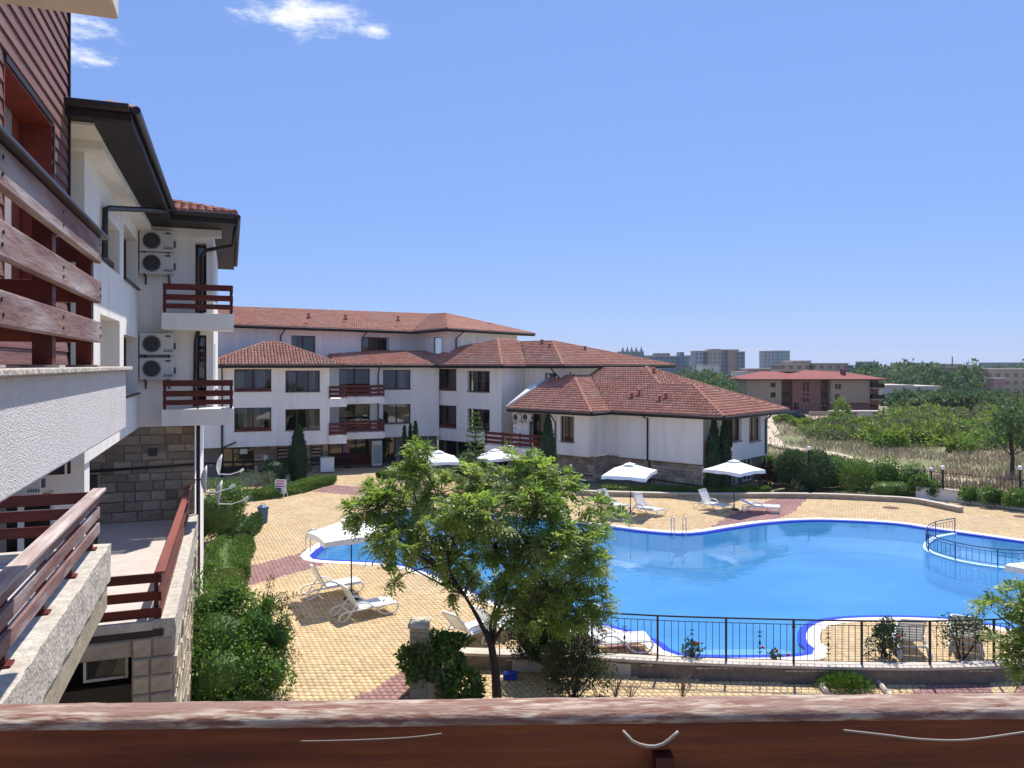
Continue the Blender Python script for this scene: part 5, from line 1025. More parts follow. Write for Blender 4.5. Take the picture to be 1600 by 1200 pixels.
def bush(name, label, cat, base, lobes, n, length, width, mat, amp=.22, inner=.5, group=None, nst=4, core=None):
    """lobes: (dx,dy,z,rx,ry,rz) relative to base"""
    r = thing(name, label, cat, base, 0, group); tot = sum(l[3] * l[4] + l[3] * l[5] for l in lobes)
    parts = [blob_leaves(l[:3], l[3:6], max(20, int(n * (l[3] * l[4] + l[3] * l[5]) / tot)), length, width, random.randint(0, 999), amp, inner) for l in lobes]
    P, D, S, L, W = cat_leaves(parts); k = P[:, 2] > .02; link('foliage', leaf_mesh('foliage', P[k], D[k], S[k], L[k], W[k]), mat, r)
    stems(r, (0, 0, 0), [(l[0], l[1], l[2] + l[5] * .4) for l in lobes for _ in range(max(1, nst // len(lobes)))])
    if core:
        m = MB()
        for l in lobes:
            b0 = len(m.v); nn_ = 10; prof = [(math.sin(math.pi * k / 7), -math.cos(math.pi * k / 7)) for k in range(8)]
            for pr_, pz in prof:
                for i in range(nn_): a = 2 * math.pi * i / nn_; m.v.append((l[0] + l[3] * core * pr_ * math.cos(a), l[1] + l[4] * core * pr_ * math.sin(a), max(.01, l[2] + l[5] * core * pz)))
            for k in range(7):
                for i in range(nn_): m.f.append((b0 + k * nn_ + i, b0 + k * nn_ + (i + 1) % nn_, b0 + k * nn_ + nn_ + (i + 1) % nn_, b0 + k * nn_ + nn_ + i))
        m.build('inner_foliage', mat, r)
    return r
def compound(P, D, L, m, ll, lw):
    """pinnate leaves: rachis base P, direction D, length L, m pairs"""
    n = len(P); up = np.array([0, 0, 1.0]) + unit(n) * .35; S = nrm(np.cross(D, up)); N = np.cross(S, D); out = []
    for k in range(m + 1):
        f = .22 + .78 * k / m; base = P + D * (L * f)[:, None] + np.array([0, 0, -1]) * (.35 * L * f * f)[:, None]
        if k == m: dirs = [nrm(D + np.array([0, 0, -.5]))]
        else: dirs = [nrm(S * .9 * s_ + D * .45 + np.array([0, 0, -.25]) + unit(n) * .12) for s_ in (-1, 1)]
        for d_ in dirs:
            sd = nrm(np.cross(d_, N + unit(n) * .25)); l = ll * RNG.uniform(.75, 1.2, n) * (1 - .25 * abs(f - .6)); out.append((base, d_, sd, l, l * lw / ll))
    return cat_leaves(out)
def ash_tree(label, base, trunk, forks, clumps, leafmat, ll=.115, lw=.044, per=95, group=None, stem=None):
    """trunk: list of (pt, radius); clumps: (center, radius)"""
    r = thing('ash_tree', label, 'tree', base, 0, group); b = Vector(base); m = MB(); m.tube([p - b for p, _ in trunk], [q for _, q in trunk], 9); m.build('trunk', bark, r, smooth=True)
    top = trunk[-1][0] - b
    for f in forks:
        f = Vector(f) - b
        if (f - top).length > .15: m = MB(); pp = smooth_open([trunk[-2][0] - b, (trunk[-2][0] - b) * .35 + top * .25 + f * .4 + Vector((0, 0, .08)), f], .2); m.tube(pp, [.055 - .03 * i / len(pp) for i in range(len(pp))], 7); m.build('limb', bark, r, smooth=True)
    parts = []; mb = MB()
    for c, rad, fi, dens in clumps:
        f = forks[fi]; f = Vector(f); c = Vector(c); mid = (f + c) / 2 + Vector((random.uniform(-.2, .2), random.uniform(-.2, .2), random.uniform(-.05, .25))); r0 = .016 + .02 * rad
        m = MB(); m.tube(smooth_open([f - b, mid - b, c - b], .35), .02, 6)
        k = len(smooth_open([f - b, mid - b, c - b], .35)); m = MB(); m.tube(smooth_open([f - b, mid - b, c - b], .35), [r0 * (1.25 - i / k) for i in range(k)], 6); m.build('branch', bark, r, smooth=True)
        n = int(per * dens * (rad / .7) ** 2); nt = max(4, n // 9)
        # twigs through the clump with leaves along them
        for _ in range(nt):
            u = Vector(unit(1)[0]); u.z = u.z * .7 + .1; tip = c + u * rad * random.uniform(.55, 1.08); st = c + (tip - c) * random.uniform(0, .25); mb.tube([st - b, (st + tip) / 2 - b + Vector((0, 0, .04)), tip - b], [.008, .006, .003], 4)
            kk = 9; tt = RNG.uniform(.25, 1.0, kk); P = np.array([st - b + (tip - st) * float(t) + Vector((0, 0, .03)) for t in tt]); dd = np.array((tip - st).normalized()); D = nrm(dd[None] * .8 + unit(kk) * .75 + np.array([0, 0, .1])); parts.append(compound(P, D, RNG.uniform(.20, .36, kk), 5, ll, lw))
    tag(mb.build('twigs', bark, r), kind='stuff'); P, D, S, L, W = cat_leaves(parts); link('crown', leaf_mesh('crown', P, D, S, L, W), leafmat, r); return r
tb = G(777, 1098, -.33); Y0 = tb.y
def C3(px, py, dy=0): return AT(px, py, Y0 + dy)
trunk = [(tb, .125), (C3(774, 1050), .10), (C3(768, 1010), .088), (C3(758, 985), .07)]
forks = [C3(760, 990), C3(725, 930, .2), C3(770, 960, .4), C3(800, 900, .5), C3(700, 890, .1), C3(820, 960, -.2)]
cl_ = [((655, 712), .40, 4, .3, 1.1), ((640, 740), .55, 4, .2, 1), ((600, 795), .60, 4, -.5, 1.15), ((572, 800), .50, 1, -.7, 1), ((555, 800), .35, 4, -.3, .9), ((620, 850), .60, 1, -.9, 1.05), ((690, 770), .62, 4, .8, .9), ((660, 830), .60, 4, -.3, 1.1), ((705, 835), .65, 4, 0, 1.1), ((752, 790), .60, 3, .6, 1.05), ((735, 745), .45, 3, 1.2, .9), ((790, 750), .55, 3, .9, 1.05), ((840, 740), .60, 3, .4, 1.1), ((880, 765), .60, 3, .7, 1.05), ((832, 790), .75, 3, -.5, 1.15), ((885, 820), .65, 3, .1, 1.1), ((905, 860), .60, 5, -.1, 1.05), ((915, 905), .55, 5, .3, 1), ((900, 950), .55, 5, .6, 1), ((770, 850), .70, 3, -.4, 1.05), ((830, 870), .75, 3, -.2, 1.15), ((865, 925), .62, 5, 0, 1.05), ((800, 925), .55, 2, .5, .9), ((720, 880), .45, 1, .2, .8), ((612, 905), .28, 4, -1.6, .75), ((935, 815), .33, 3, 1.4, .8), ((968, 812), .24, 3, 1.7, .7), ((938, 880), .25, 5, -.5, .7), ((930, 790), .38, 3, .6, .85), ((590, 855), .35, 1, -.4, .8), ((700, 925), .30, 1, -.3, .6), ((805, 720), .35, 3, .2, .9), ((720, 800), .6, 4, -.9, 1), ((770, 810), .6, 3, -1.0, 1), ((640, 790), .6, 4, .9, .9), ((860, 860), .6, 5, -1.0, 1), ((925, 850), .4, 5, .9, .9), ((880, 965), .45, 5, -.3, .9), ((935, 940), .4, 5, .2, .9), ((590, 770), .35, 4, .3, .9), ((735, 900), .45, 1, .5, .8), ((690, 880), .45, 1, -.4, .9), ((800, 955), .45, 2, -.2, .9), ((850, 980), .4, 5, .3, .8), ((765, 915), .5, 2, .2, .9), ((925, 970), .38, 5, .1, .9), ((660, 870), .4, 1, .2, .8)]
ash_tree('large feathery ash tree in front of the pool, centre of the view', tb, trunk, forks, [(C3(p[0], p[1], dy), rad * 1.1, fi, dn) for p, rad, fi, dy, dn in cl_], leafa, per=255)
tr2 = Vector((11.6, 15.6, -.33)); cc = lambda px, py, Y: AT(px, py, Y)
ash_tree('leafy ash branches reaching in from the right edge', tr2, [(tr2, .13), (tr2 + Vector((-.1, .1, 1.2)), .1), (tr2 + Vector((-.3, .2, 2.2)), .07)], [tr2 + Vector((-.3, .2, 2.1)), tr2 + Vector((-.1, .1, 1.1))], [(cc(1592, 935, 16), .42, 0, 1.1), (cc(1548, 952, 16.1), .28, 0, 1), (cc(1600, 985, 15.8), .42, 0, 1), (cc(1568, 1012, 15.9), .36, 1, 1), (cc(1640, 960, 15.6), .7, 0, 1), (cc(1660, 1040, 15.6), .7, 1, 1), (cc(1590, 1035, 15.7), .3, 1, .9), (cc(1660, 890, 15.6), .6, 0, 1)], leafa, per=280)
# stake beside the trunk
m = MB(); m.tube([G(781, 1085, -.3), AT(780, 980, Y0 + .1), AT(768, 960, Y0 + .1)], .016, 6); tag(m.build('tree_stake', twigm), 'thin bent metal stake beside the ash trunk', 'stake')
# big left bush, hedges, planters
V3 = lambda x, y, z: Vector((x, y, z))
bush('garden_bush', 'big glossy green bush beside the stone pillar, lower left', 'bush', V3(-6.9, 18.2, -.1), [(0, 0, 1.35, 1.25, 1.2, 1.15), (-.5, .7, 1.7, .85, .8, 1.0), (.7, .4, 1.5, .7, .7, .85), (.2, -.8, .9, 1.1, .8, .9), (.75, -.5, .8, .6, .6, .7), (.95, .55, 2.05, .25, .25, .3), (-1.0, -.2, 1.1, .6, .7, 1.0), (.1, .4, 2.3, .5, .5, .45), (1.35, -.4, .75, .5, .5, .6), (1.3, .2, 1.35, .4, .4, .5), (-1.3, .3, 1.7, .4, .5, .8)], 21000, .085, .045, leafb, .3, .45, nst=10, core=.62)
m = MB(); bl_ = []
for k, (dx, dz) in enumerate(((1.55, 2.1), (1.6, 1.75), (1.35, 2.25), (1.5, 1.2), (1.45, .8))): bl_.append(blob_leaves((0, 0, 0), (.1, .1, .1), 10, .05, .02))
bush('russet_shrub', 'long russet shoots arching right out of the big glossy bush', 'shrub', V3(-6.2, 18.5, 0), [(.35, .1, 2.45, .12, .1, .35), (.75, .1, 2.2, .38, .12, .1), (.95, -.1, 1.75, .35, .1, .1), (.7, 0, 2.0, .4, .12, .12), (.8, -.2, .85, .35, .2, .22)], 700, .055, .03, leafy, .3, .2, nst=5)
def hedge(name, label, pts, w, h, mat, n, length=.085, core=True, lump=.06, cat='hedge'):
    r = thing(name, label, cat); pts = [Vector((p[0], p[1], 0)) for p in pts]; cp = smooth_open(pts, .25); seg = np.array([(p.x, p.y) for p in cp]); k = RNG.integers(0, len(cp) - 1, n); f = RNG.random(n)
    c = seg[k] * (1 - f[:, None]) + seg[k + 1] * f[:, None]; t = nrm(np.c_[seg[k + 1] - seg[k], np.zeros(n)])[:, :2]; nn_ = np.c_[t[:, 1], -t[:, 0]]
    th = RNG.uniform(0, math.pi, n); rr = .97 + lump * np.sin(c[:, 0] * 3.1 + th * 3) + lump * np.sin(c[:, 1] * 2.3 - th * 2) - np.abs(RNG.normal(0, .09, n)); e = 2 / 4.5
    ux = np.sign(np.cos(th)) * np.abs(np.cos(th)) ** e * w / 2 * rr; uz = np.abs(np.sin(th)) ** e * h * rr
    P = np.c_[c + nn_ * ux[:, None], uz]; out = np.c_[nn_ * np.cos(th)[:, None], np.sin(th)]; D = nrm(out * .8 + unit(n) + np.array([0, 0, .3])); L = length * RNG.uniform(.6, 1.4, n); link('foliage', leaf_mesh('foliage', P, D, sides(D), L, L * .5), mat, r)
    m = MB(); a = []; 
    for i, p in enumerate(cp):
        tt = (cp[min(i + 1, len(cp) - 1)] - cp[max(i - 1, 0)]).normalized(); q = Vector((tt.y, -tt.x, 0)) * w * .40
        m.v += [(p.x - q.x, p.y - q.y, 0), (p.x - q.x * .95, p.y - q.y * .95, h * .68), (p.x - q.x * .6, p.y - q.y * .6, h * .80), (p.x + q.x * .6, p.y + q.y * .6, h * .80), (p.x + q.x * .95, p.y + q.y * .95, h * .68), (p.x + q.x, p.y + q.y, 0)]
        if i:
            for j in range(5): o = (i - 1) * 6 + j; m.f.append((o, o + 1, o + 7, o + 6))
    m.f += [tuple(range(6)), tuple(len(m.v) - 6 + k for k in range(6))]; m.build('inner_foliage', mat, r); return r
def gx(*pp): return [G(x, y).to_tuple()[:2] for x, y in pp]
hedge('clipped_hedge', 'low clipped hedge curving along the left edge of the court', gx((352, 918), (352, 888), (364, 868)), 1.7, .85, leafd, 14000)
hedge('clipped_hedge', 'short clipped box hedge between the round shrub and blue bin', gx((366, 848), (384, 832), (388, 822)), 1.35, .6, M('box_leaf', (.07, .125, .032), (.045, .09, .024), 2, .5, island=.4, translucent=.25), 9000)
hedge('clipped_hedge', 'low rounded hedge strip behind the notice board and cypress', gx((388, 781), (430, 775), (475, 765), (508, 755)), 1.7, .55, leafd, 16000)
hedge('clipped_hedge', 'small low hedge at the kiosk steps, right of the entrance', gx((595, 746), (620, 748), (660, 750)), 1.2, .45, leafd, 6000)
hedge('clipped_hedge', 'clipped hedge strip along the foot of the low block', [(5.6, 47.3), (8.5, 46.7), (12, 46.4), (15.6, 46.6)], .7, .42, leafd, 8000)
bush('grass_tuft', 'bright grass clump peeping over the handrail at lower left', 'grass', G(365, 1112), [(0, 0, .1, .75, .4, .32)], 2600, .22, .02, grassm, .1, .1, nst=1)
bush('round_shrub', 'leafy light green shrub under the satellite dishes', 'shrub', V3(-12.9, 33.6, 0), [(0, 0, 1.3, 1.25, 1.1, 1.25), (.5, .4, 1.9, .7, .7, .8), (-.7, -.3, 1.0, .8, .8, 1.0)], 8000, .10, .06, leafd, .25, .5, core=.7)
bush('round_shrub', 'dark clipped ball shrub beside the slim cypress', 'shrub', V3(-15.6, 50.3, 0), [(0, 0, .85, .95, .9, .8)], 2500, .09, .05, leafc, .08, .8, core=.88)
bush('lavender_clump', 'grey green lavender clump behind the notice board', 'shrub', V3(-16.2, 47.6, 0), [(0, 0, .6, .9, .5, .55), (1.0, .2, .6, .7, .5, .5)], 1800, .16, .03, lav, .15, .3)
bush('round_shrub', 'round dark green ball shrub behind the tree, under the spruce', 'shrub', V3(-2.6, 46.6, 0), [(0, 0, 1.35, 1.0, 1.0, 1.3)], 3800, .10, .05, leafc, .06, .8, core=.9)
bush('round_bush', 'large dark rounded fine-leaved bush behind the low wall', 'bush', V3(18.0, 47.2, 0), [(0, 0, 1.2, 1.6, 1.4, 1.25), (-.5, .2, 1.4, 1.2, 1.1, 1.1), (.7, .1, 1.35, 1.0, 1.0, 1.05)], 20000, .22, .045, M('broom_leaf', (.075, .125, .050), (.045, .085, .034), 2, .6, island=.4, translucent=.25), .10, .65, core=.84)
bush('grassy_shrub', 'tall loose bright shrub behind the low wall, right of round bush', 'shrub', V3(20.7, 46.5, 0), [(0, 0, .9, .9, .6, 1.0), (.8, .1, 1.1, .6, .5, .85)], 3200, .22, .035, leafd, .25, .3)
bush('clipped_bush', 'flat topped clipped bush at the end of the low wall', 'bush', V3(22.4, 45.3, 0), [(-.4, 0, .45, .7, .6, .45), (.4, 0, .45, .7, .6, .45)], 3000, .08, .045, leafd, .05, .8, core=.88)
bush('hedge_shrub', 'dark leafy shrub behind the flat topped clipped bush', 'shrub', V3(23.0, 47.2, 0), [(0, 0, 1.0, 1.0, .8, 1.05), (1.2, -.8, .9, .9, .8, .9)], 4200, .13, .07, leafb, .2, .5, core=.75)
bush('hedge_shrub', 'dark shrub spilling over the white wall at the spiked fence', 'shrub', V3(24.0, 45.1, .2), [(0, 0, .6, .7, .5, .65), (.5, -.6, .35, .5, .4, .5)], 2600, .12, .07, leafb, .2, .5, core=.7)
bush('hedge_shrub', 'trailing shrub hanging over the white wall at far right', 'shrub', V3(27.2, 41.1, .2), [(0, 0, .4, 1.0, .5, .6), (-.9, .8, .4, .8, .45, .55), (-1.7, 1.7, .35, .6, .4, .45)], 4200, .12, .07, leafb, .2, .5, core=.7)
bush('hedge_shrub', 'leafy shrub between the round bush and the tall bright shrub', 'shrub', V3(20.6, 48.4, 0), [(-.4, 0, 1.0, 1.3, .8, 1.2), (1.2, 0, .9, 1.1, .8, 1.0)], 4600, .14, .08, leafb, .2, .5, core=.75)
hedge('garden_hedge', 'dark hedge line behind the round bush and beside the low block', [(15.5, 56), (18.0, 53.2), (21.0, 50.0)], 1.6, 1.5, leafb, 9000, .16, lump=.12)
bush('red_shrub', 'dark red leaved shrub at the corner of the low block', 'shrub', V3(16.3, 49.0, 0), [(0, 0, .9, .8, .6, .9), (.9, .2, .6, .6, .5, .6)], 1800, .14, .07, leafr, .3, .3)
bush('agave', 'spiky pale plant behind the low wall near the blue car', 'plant', V3(17.0, 46.0, 0), [(0, 0, .3, .35, .35, .4)], 120, .55, .06, lav, .1, .1, nst=1)
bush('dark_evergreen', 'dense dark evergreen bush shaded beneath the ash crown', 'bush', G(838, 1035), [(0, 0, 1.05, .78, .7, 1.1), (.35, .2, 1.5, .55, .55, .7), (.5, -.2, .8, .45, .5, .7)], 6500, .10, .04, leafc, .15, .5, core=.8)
bush('planter_shrub', 'bright green broad leaved shrub spilling over the stone planter', 'shrub', G(690, 1100, -.33) + Vector((0, -.35, 0)), [(-.40, 0, 1.30, .50, .3, .36), (.1, .1, 1.0, .45, .35, .40), (.6, -.1, .55, .55, .4, .45), (-.60, .0, 1.05, .28, .2, .45), (.25, .3, 1.55, .4, .2, .12), (-.1, .2, 1.6, .25, .2, .2)], 4200, .13, .085, leafd, .25, .4)
bush('wild_shrub', 'straggly olive shrub left of the fence, above the handrail', 'shrub', G(895, 1090, -.33), [(0, 0, .65, .62, .4, .6), (.35, .15, 1.0, .45, .35, .45), (-.35, .1, .75, .45, .4, .5), (.7, .05, .55, .3, .3, .4)], 5200, .08, .034, M('olive_leaf', (.085, .105, .035), (.05, .07, .025), 2, .6, island=.35, translucent=.25), .35, .25, nst=14)
def roses(label, base, lobes, n, flowers):
    r = bush('rose_bush', label, 'rose bush', base, lobes, n, .075, .048, leafe, .3, .3, 'rose bushes along the iron fence', nst=6)
    for f in flowers:
        m = MB(); u = unit(8) * .02
        for q in u: a = Vector(q); m.box(a.x - .02, a.x + .02, a.y - .02, a.y + .02, a.z - .018, a.z + .018)
        m.build('rose_flower', petal, r, loc=f)
roses('rose bush with red blooms at the left end of the fence', G(895, 1040), [(0, 0, .75, .4, .3, .55), (.4, .1, .9, .3, .25, .4)], 900, [(.0, -.25, 1.25), (-.15, -.2, 1.75), (.25, -.2, .75), (.1, -.3, 1.15)])
roses('leafy rose bush behind the fence, right of its middle', V3(9.85, 20.35, 0), [(0, 0, .55, .42, .35, .5), (.1, 0, .85, .25, .25, .3)], 1500, [(.25, -.3, .7)])
roses('tall open rose bush behind the fence, among the right loungers', V3(11.9, 20.3, 0), [(-.35, 0, .75, .3, .25, .35), (.1, 0, .95, .4, .25, .2), (.5, 0, .7, .25, .25, .3)], 800, [])
roses('small rose with red blooms at the pool bay steps', V3(4.75, 20.25, 0), [(0, 0, .3, .25, .2, .25)], 350, [(.1, -.1, .5)])
roses('tiny rose with dark red blooms beside the middle fence panel', V3(6.9, 20.2, 0), [(0, 0, .15, .2, .15, .14)], 120, [(.05, -.05, .3), (.35, -.05, .18), (-.3, 0, .36)])
def twigs(label, base, n, h, spread, seed):
    rr = random.Random(seed); m = MB()
    for i in range(n):
        a = rr.uniform(0, 6.28); l = rr.uniform(.5, 1) * h; sp_ = rr.uniform(.2, 1) * spread; t = Vector((math.cos(a) * sp_, math.sin(a) * sp_, l)); mid = t * .5 + Vector((rr.uniform(-.05, .05), rr.uniform(-.05, .05), .08)); m.tube([(0, 0, 0), mid, t], [.009, .006, .002], 4)
        for k in range(3): f = rr.uniform(.3, .9); q = t * f; m.tube([q, q + Vector((rr.uniform(-.15, .15), rr.uniform(-.15, .15), rr.uniform(.05, .2)))], [.004, .0015], 3)
    tag(m.build('dry_twigs', twigm, loc=base), label, 'shrub', 'leafless shrubs below the fence')
twigs('leafless dry twigs just right of the straggly olive shrub', G(962, 1092, -.33), 14, .75, .35, 1); twigs('leafless dry twigs below the second fence panel', G(1066, 1092, -.33), 18, .85, .45, 2); twigs('low leafless twigs nearest the handrail, below the first panel', G(985, 1094, -.33), 10, .5, .3, 3)
gp = bush('grass_patch', 'patch of green grass in a white kerbed bed below the fence', 'grass', G(1325, 1080, -.33), [(0, .1, .05, .62, .35, .3)], 3200, .17, .016, grassm, .15, .1, nst=1)
m = MB(); kp = smooth_open([G(x, y, -.31) for x, y in ((1292, 1085), (1285, 1072), (1305, 1060), (1340, 1056), (1368, 1066), (1392, 1092))], .1)
for s_ in (0,): m.tube([p + Vector((0, 0, .05)) for p in kp], .07, 6)
tag(m.build('bed_kerb', capst), 'pale curved kerb around the grass patch', 'kerb')
# stone stair wall left of the tree: string wall stepping down to the right
pw = thing('stair_wall', 'pale stone stair wall with slab cap at the paving edge, left of the trunk', 'wall'); YW = 18.0
pts = [AT(x, y, YW) for x, y in ((640, 1150), (640, 982), (667, 984), (676, 1020), (705, 1092), (712, 1150))]
m = MB(); n = len(pts); m.v = [(p.x, YW, p.z) for p in pts] + [(p.x, YW + .55, p.z) for p in pts]; m.f = [tuple(range(n)), tuple(range(n, 2 * n))[::-1]] + [(i, n + i, n + (i + 1) % n, (i + 1) % n) for i in range(n)]; m.build('wall', wallstone, pw, bevel=.015)
stones(pw, (pts[0].x, YW), (pts[0].x + .42, YW), -.8, 1.55, .3, .42, .42, seed=50, mat=wallstone, proud=.03)
for k in range(1): m = MB(); m.rough(pts[1].x - .04, pts[1].x + .44, YW - .05 + k * .62, YW + .55 + k * .62, pts[1].z + .005 - .0 * k, pts[1].z + .085, .12, .006, k); m.build('cap_stone', capst, pw)
m = MB(); m.box(pts[1].x, pts[1].x + .4, YW + .56, YW + .7, -.3, pts[1].z - .2); m.build('return_wall', wallstone, pw)
gt = thing('stair_gate', 'short black iron rail among the planter leaves', 'railing', (-1.75, 17.9, -.3))
for k in range(5): m = MB(); m.tube([(.12 * k, .1 * k, 0), (.12 * k, .1 * k, 1.0 - .05 * k)], .012, 5); m.build('bar', blackm, gt)
m = MB(); m.tube([(0, 0, 1.0), (.48, .4, .8)], .018, 5); m.build('rail', blackm, gt)
m = MB(); m.rough(-.16, .16, -.12, .12, 0, .16, .05, .03, 8); o = m.build('plastic_bag', M('blue_tarpaulin', (.02, .05, .45), None, rough=.4), loc=G(797, 1060, -.31)); tag(o, 'crumpled bright blue bag lying at the foot of the ash tree', 'bag')
# ------------------------------------------------------------------ cypresses, spruce, bare tree
def cypress(label, loc, h, w, n=2600, group='slim dark cypresses'):
    r = thing('cypress', label, 'tree', loc, 0, group); t = RNG.random(n) ** .8; a = RNG.uniform(0, 2 * math.pi, n); pr = np.minimum(1, (1 - t) ** .62 * 1.25) * np.minimum(1, .75 + t * 2) ; rad = w / 2 * pr * (1 + .10 * np.sin(a * 5 + t * 20)) * RNG.uniform(.82, 1.06, n)
    P = np.c_[np.cos(a) * rad, np.sin(a) * rad, .05 + t * h * .97]; D = nrm(np.c_[np.cos(a) * .45, np.sin(a) * .45, np.full(n, 1.0)] + unit(n) * .45); L = .15 * RNG.uniform(.6, 1.3, n); link('crown', leaf_mesh('crown', P, D, sides(D), L, L * .4), leafc, r)
    m = MB(); m.lathe([(w * .38, .05), (w * .44, h * .2), (w * .42, h * .45), (w * .30, h * .7), (w * .12, h * .92), (.01, h * .97)], 12); m.build('inner_crown', leafc, r); m = MB(); m.lathe([(.09, -.05), (.07, .12)], 8); m.build('trunk', bark, r)
cypress('slim dark cypress in front of the left hotel block', V3(-14.3, 51.4, 0), 3.85, 1.25); cypress('left of three thin cypresses by the glazed entrance', V3(-7.75, 55.3, 0), 3.4, .5, 1000); cypress('middle of three thin cypresses by the glazed entrance', V3(-7.35, 55.6, 0), 3.5, .45, 1000); cypress('right of three thin cypresses by the glazed entrance', V3(-6.95, 55.3, 0), 3.75, .6, 1200)
cypress('single cypress beside the low block balcony', V3(2.25, 48.0, .1), 4.6, 1.05); cypress('left of the twin cypresses at the low block corner', V3(12.25, 46.6, .1), 4.35, 1.05); cypress('right of the twin cypresses at the low block corner', V3(12.95, 46.75, .1), 4.5, .85)
def spruce(label, loc, h, w, mat, n, bare=False):
    r = thing('young_conifer' if not bare else 'bare_tree', label, 'tree', loc); m = MB(); m.tube([(0, 0, 0), (0, 0, h)], [.07, .012], 7); m.build('trunk', bark, r); P = []; D = []; mb = MB()
    for k in range(int(h / .28)):
        z = .4 + k * .28; f = 1 - z / h
        for j in range(6):
            a = j * 1.047 + k * .6; L = w * (f + .12) * random.uniform(.75, 1.1); t = Vector((math.cos(a) * L, math.sin(a) * L, z + L * .28)); mb.tube([(0, 0, z), t], [.014, .004], 4)
            c = max(2, int(n / (h / .28) / 6)); ff = RNG.uniform(.15, 1, c)
            for q in ff: P.append(Vector((0, 0, z)).lerp(t, float(q))); D.append(Vector((math.cos(a), math.sin(a), .4)))
    tag(mb.build('branches', bark if not bare else twigm, r), kind='stuff'); P = np.array(P); D = nrm(np.array(D) + unit(len(P)) * .7); L = .16 * RNG.uniform(.6, 1.2, len(P)); link('crown', leaf_mesh('crown', P, D, sides(D), L, L * .35), mat, r)
spruce('young pale green conifer with thin leader behind the ash crown', V3(-2.15, 45.2, 0), 5.0, 1.15, leafd, 2800); spruce('sparse russet twiggy tree before the low block balcony', V3(.0, 44.8, 0), 4.7, .8, leafy, 420, True)
# ================================================================== field and far background
def mass(name, label, cat, blobs, per, length, width, mat, amp=.25, core=None):
    """blobs: (x,y,z,rx,ry,rz); one uncountable mass of foliage"""
    parts = []
    for b in blobs: parts.append(blob_leaves(b[:3], b[3:6], per if not callable(per) else per(b), length if not callable(length) else length(b), width if not callable(width) else width(b), random.randint(0, 9999), amp, .55))
    P, D, S, L, W = cat_leaves(parts); o = link(name, leaf_mesh(name, P, D, S, L, W), mat); tag(o, label, cat, kind='stuff'); return o
rs = random.Random(5)
# dry grass of the field
n = 26000; px = RNG.uniform(1180, 1720, n); t = RNG.random(n); d = 47 + 120 * t ** 1.5; X = (px - 800) / FPX * d; Y = d
tr_xy = np.array([(p.x, p.y) for p in tp]); keep = np.ones(n, bool)
for i in range(0, n, 4000):
    a = np.c_[X[i:i + 4000], Y[i:i + 4000]]; dd = np.sqrt(((a[:, None] - tr_xy[None]) ** 2).sum(-1)).min(1); keep[i:i + 4000] = dd > 1.6
clump = np.sin(X * .31 + 1) * np.sin(Y * .23) + .6 * np.sin(X * .9) * np.cos(Y * .7); keep &= clump > -.55
keep &= ~((X < 21.5) & (Y < 57)); X = X[keep]; Y = Y[keep]; clump = clump[keep]; n = len(X)
Z = np.array([tz(y) for y in Y]) - .1; P = np.c_[X, Y, Z]; D = nrm(np.c_[RNG.normal(0, .45, (n, 2)), np.ones(n)]); L = RNG.uniform(.3, .75, n) * (1 + .35 * clump); tag(link('dry_grass', leaf_mesh('dry_grass', P, D, sides(D), L, .06 + .0007 * Y), strawm), 'dry straw coloured grass covering the field', 'grass', kind='stuff')
# scrub thicket in the middle of the field
bl = []
for i in range(110):
    x = rs.uniform(1290, 1720); y0 = rs.uniform(650, 697) if x > 1400 else rs.uniform(668, 690); p = GT(x, y0); h = rs.uniform(1.2, 2.6) if x > 1400 else rs.uniform(.7, 1.5); w = rs.uniform(1.4, 3.4)
    bl.append((p.x, p.y, tz(p.y) + h * .4, w, w, h * .7))
for (x, y0, h, w) in ((1345, 676, 1.6, 1.8), (1365, 690, 1.8, 1.9), (1315, 658, 3.0, 1.3), (1290, 668, 1.0, 1.2), (1262, 668, 1.0, 1.1), (1243, 665, .9, .9), (1312, 660, 1.3, 1.3), (1392, 668, 2.4, 2.4), (1390, 700, 1.6, 1.6), (1500, 705, 1.3, 1.6), (1445, 692, 1.6, 1.9), (1545, 700, 1.7, 2.0), (1225, 660, 1.0, 1.3), (1420, 660, 2.4, 2.5)):
    p = GT(x, y0); bl.append((p.x, p.y, tz(p.y) + h * .4, w, w, h * .7))
lb = M('bright_scrub_leaf', (.19, .27, .055), (.11, .19, .04), .12, .6, island=.45, translucent=.3, c3=(.20, .25, .06), s3=.09)
mass('scrub_thicket', 'bright green bushes of the thicket across the field', 'scrub', bl[::2] + bl[110:], lambda b: int(300 + 190 * b[3]), .40, .24, lb)
mass('scrub_thicket', 'grey olive scrub mixed through the thicket in the field', 'scrub', [(b[0], b[1] + 2, b[2], b[3] * .9, b[4] * .9, b[5]) for b in bl[1:110:2]], lambda b: int(260 + 150 * b[3]), .40, .20, leafo)
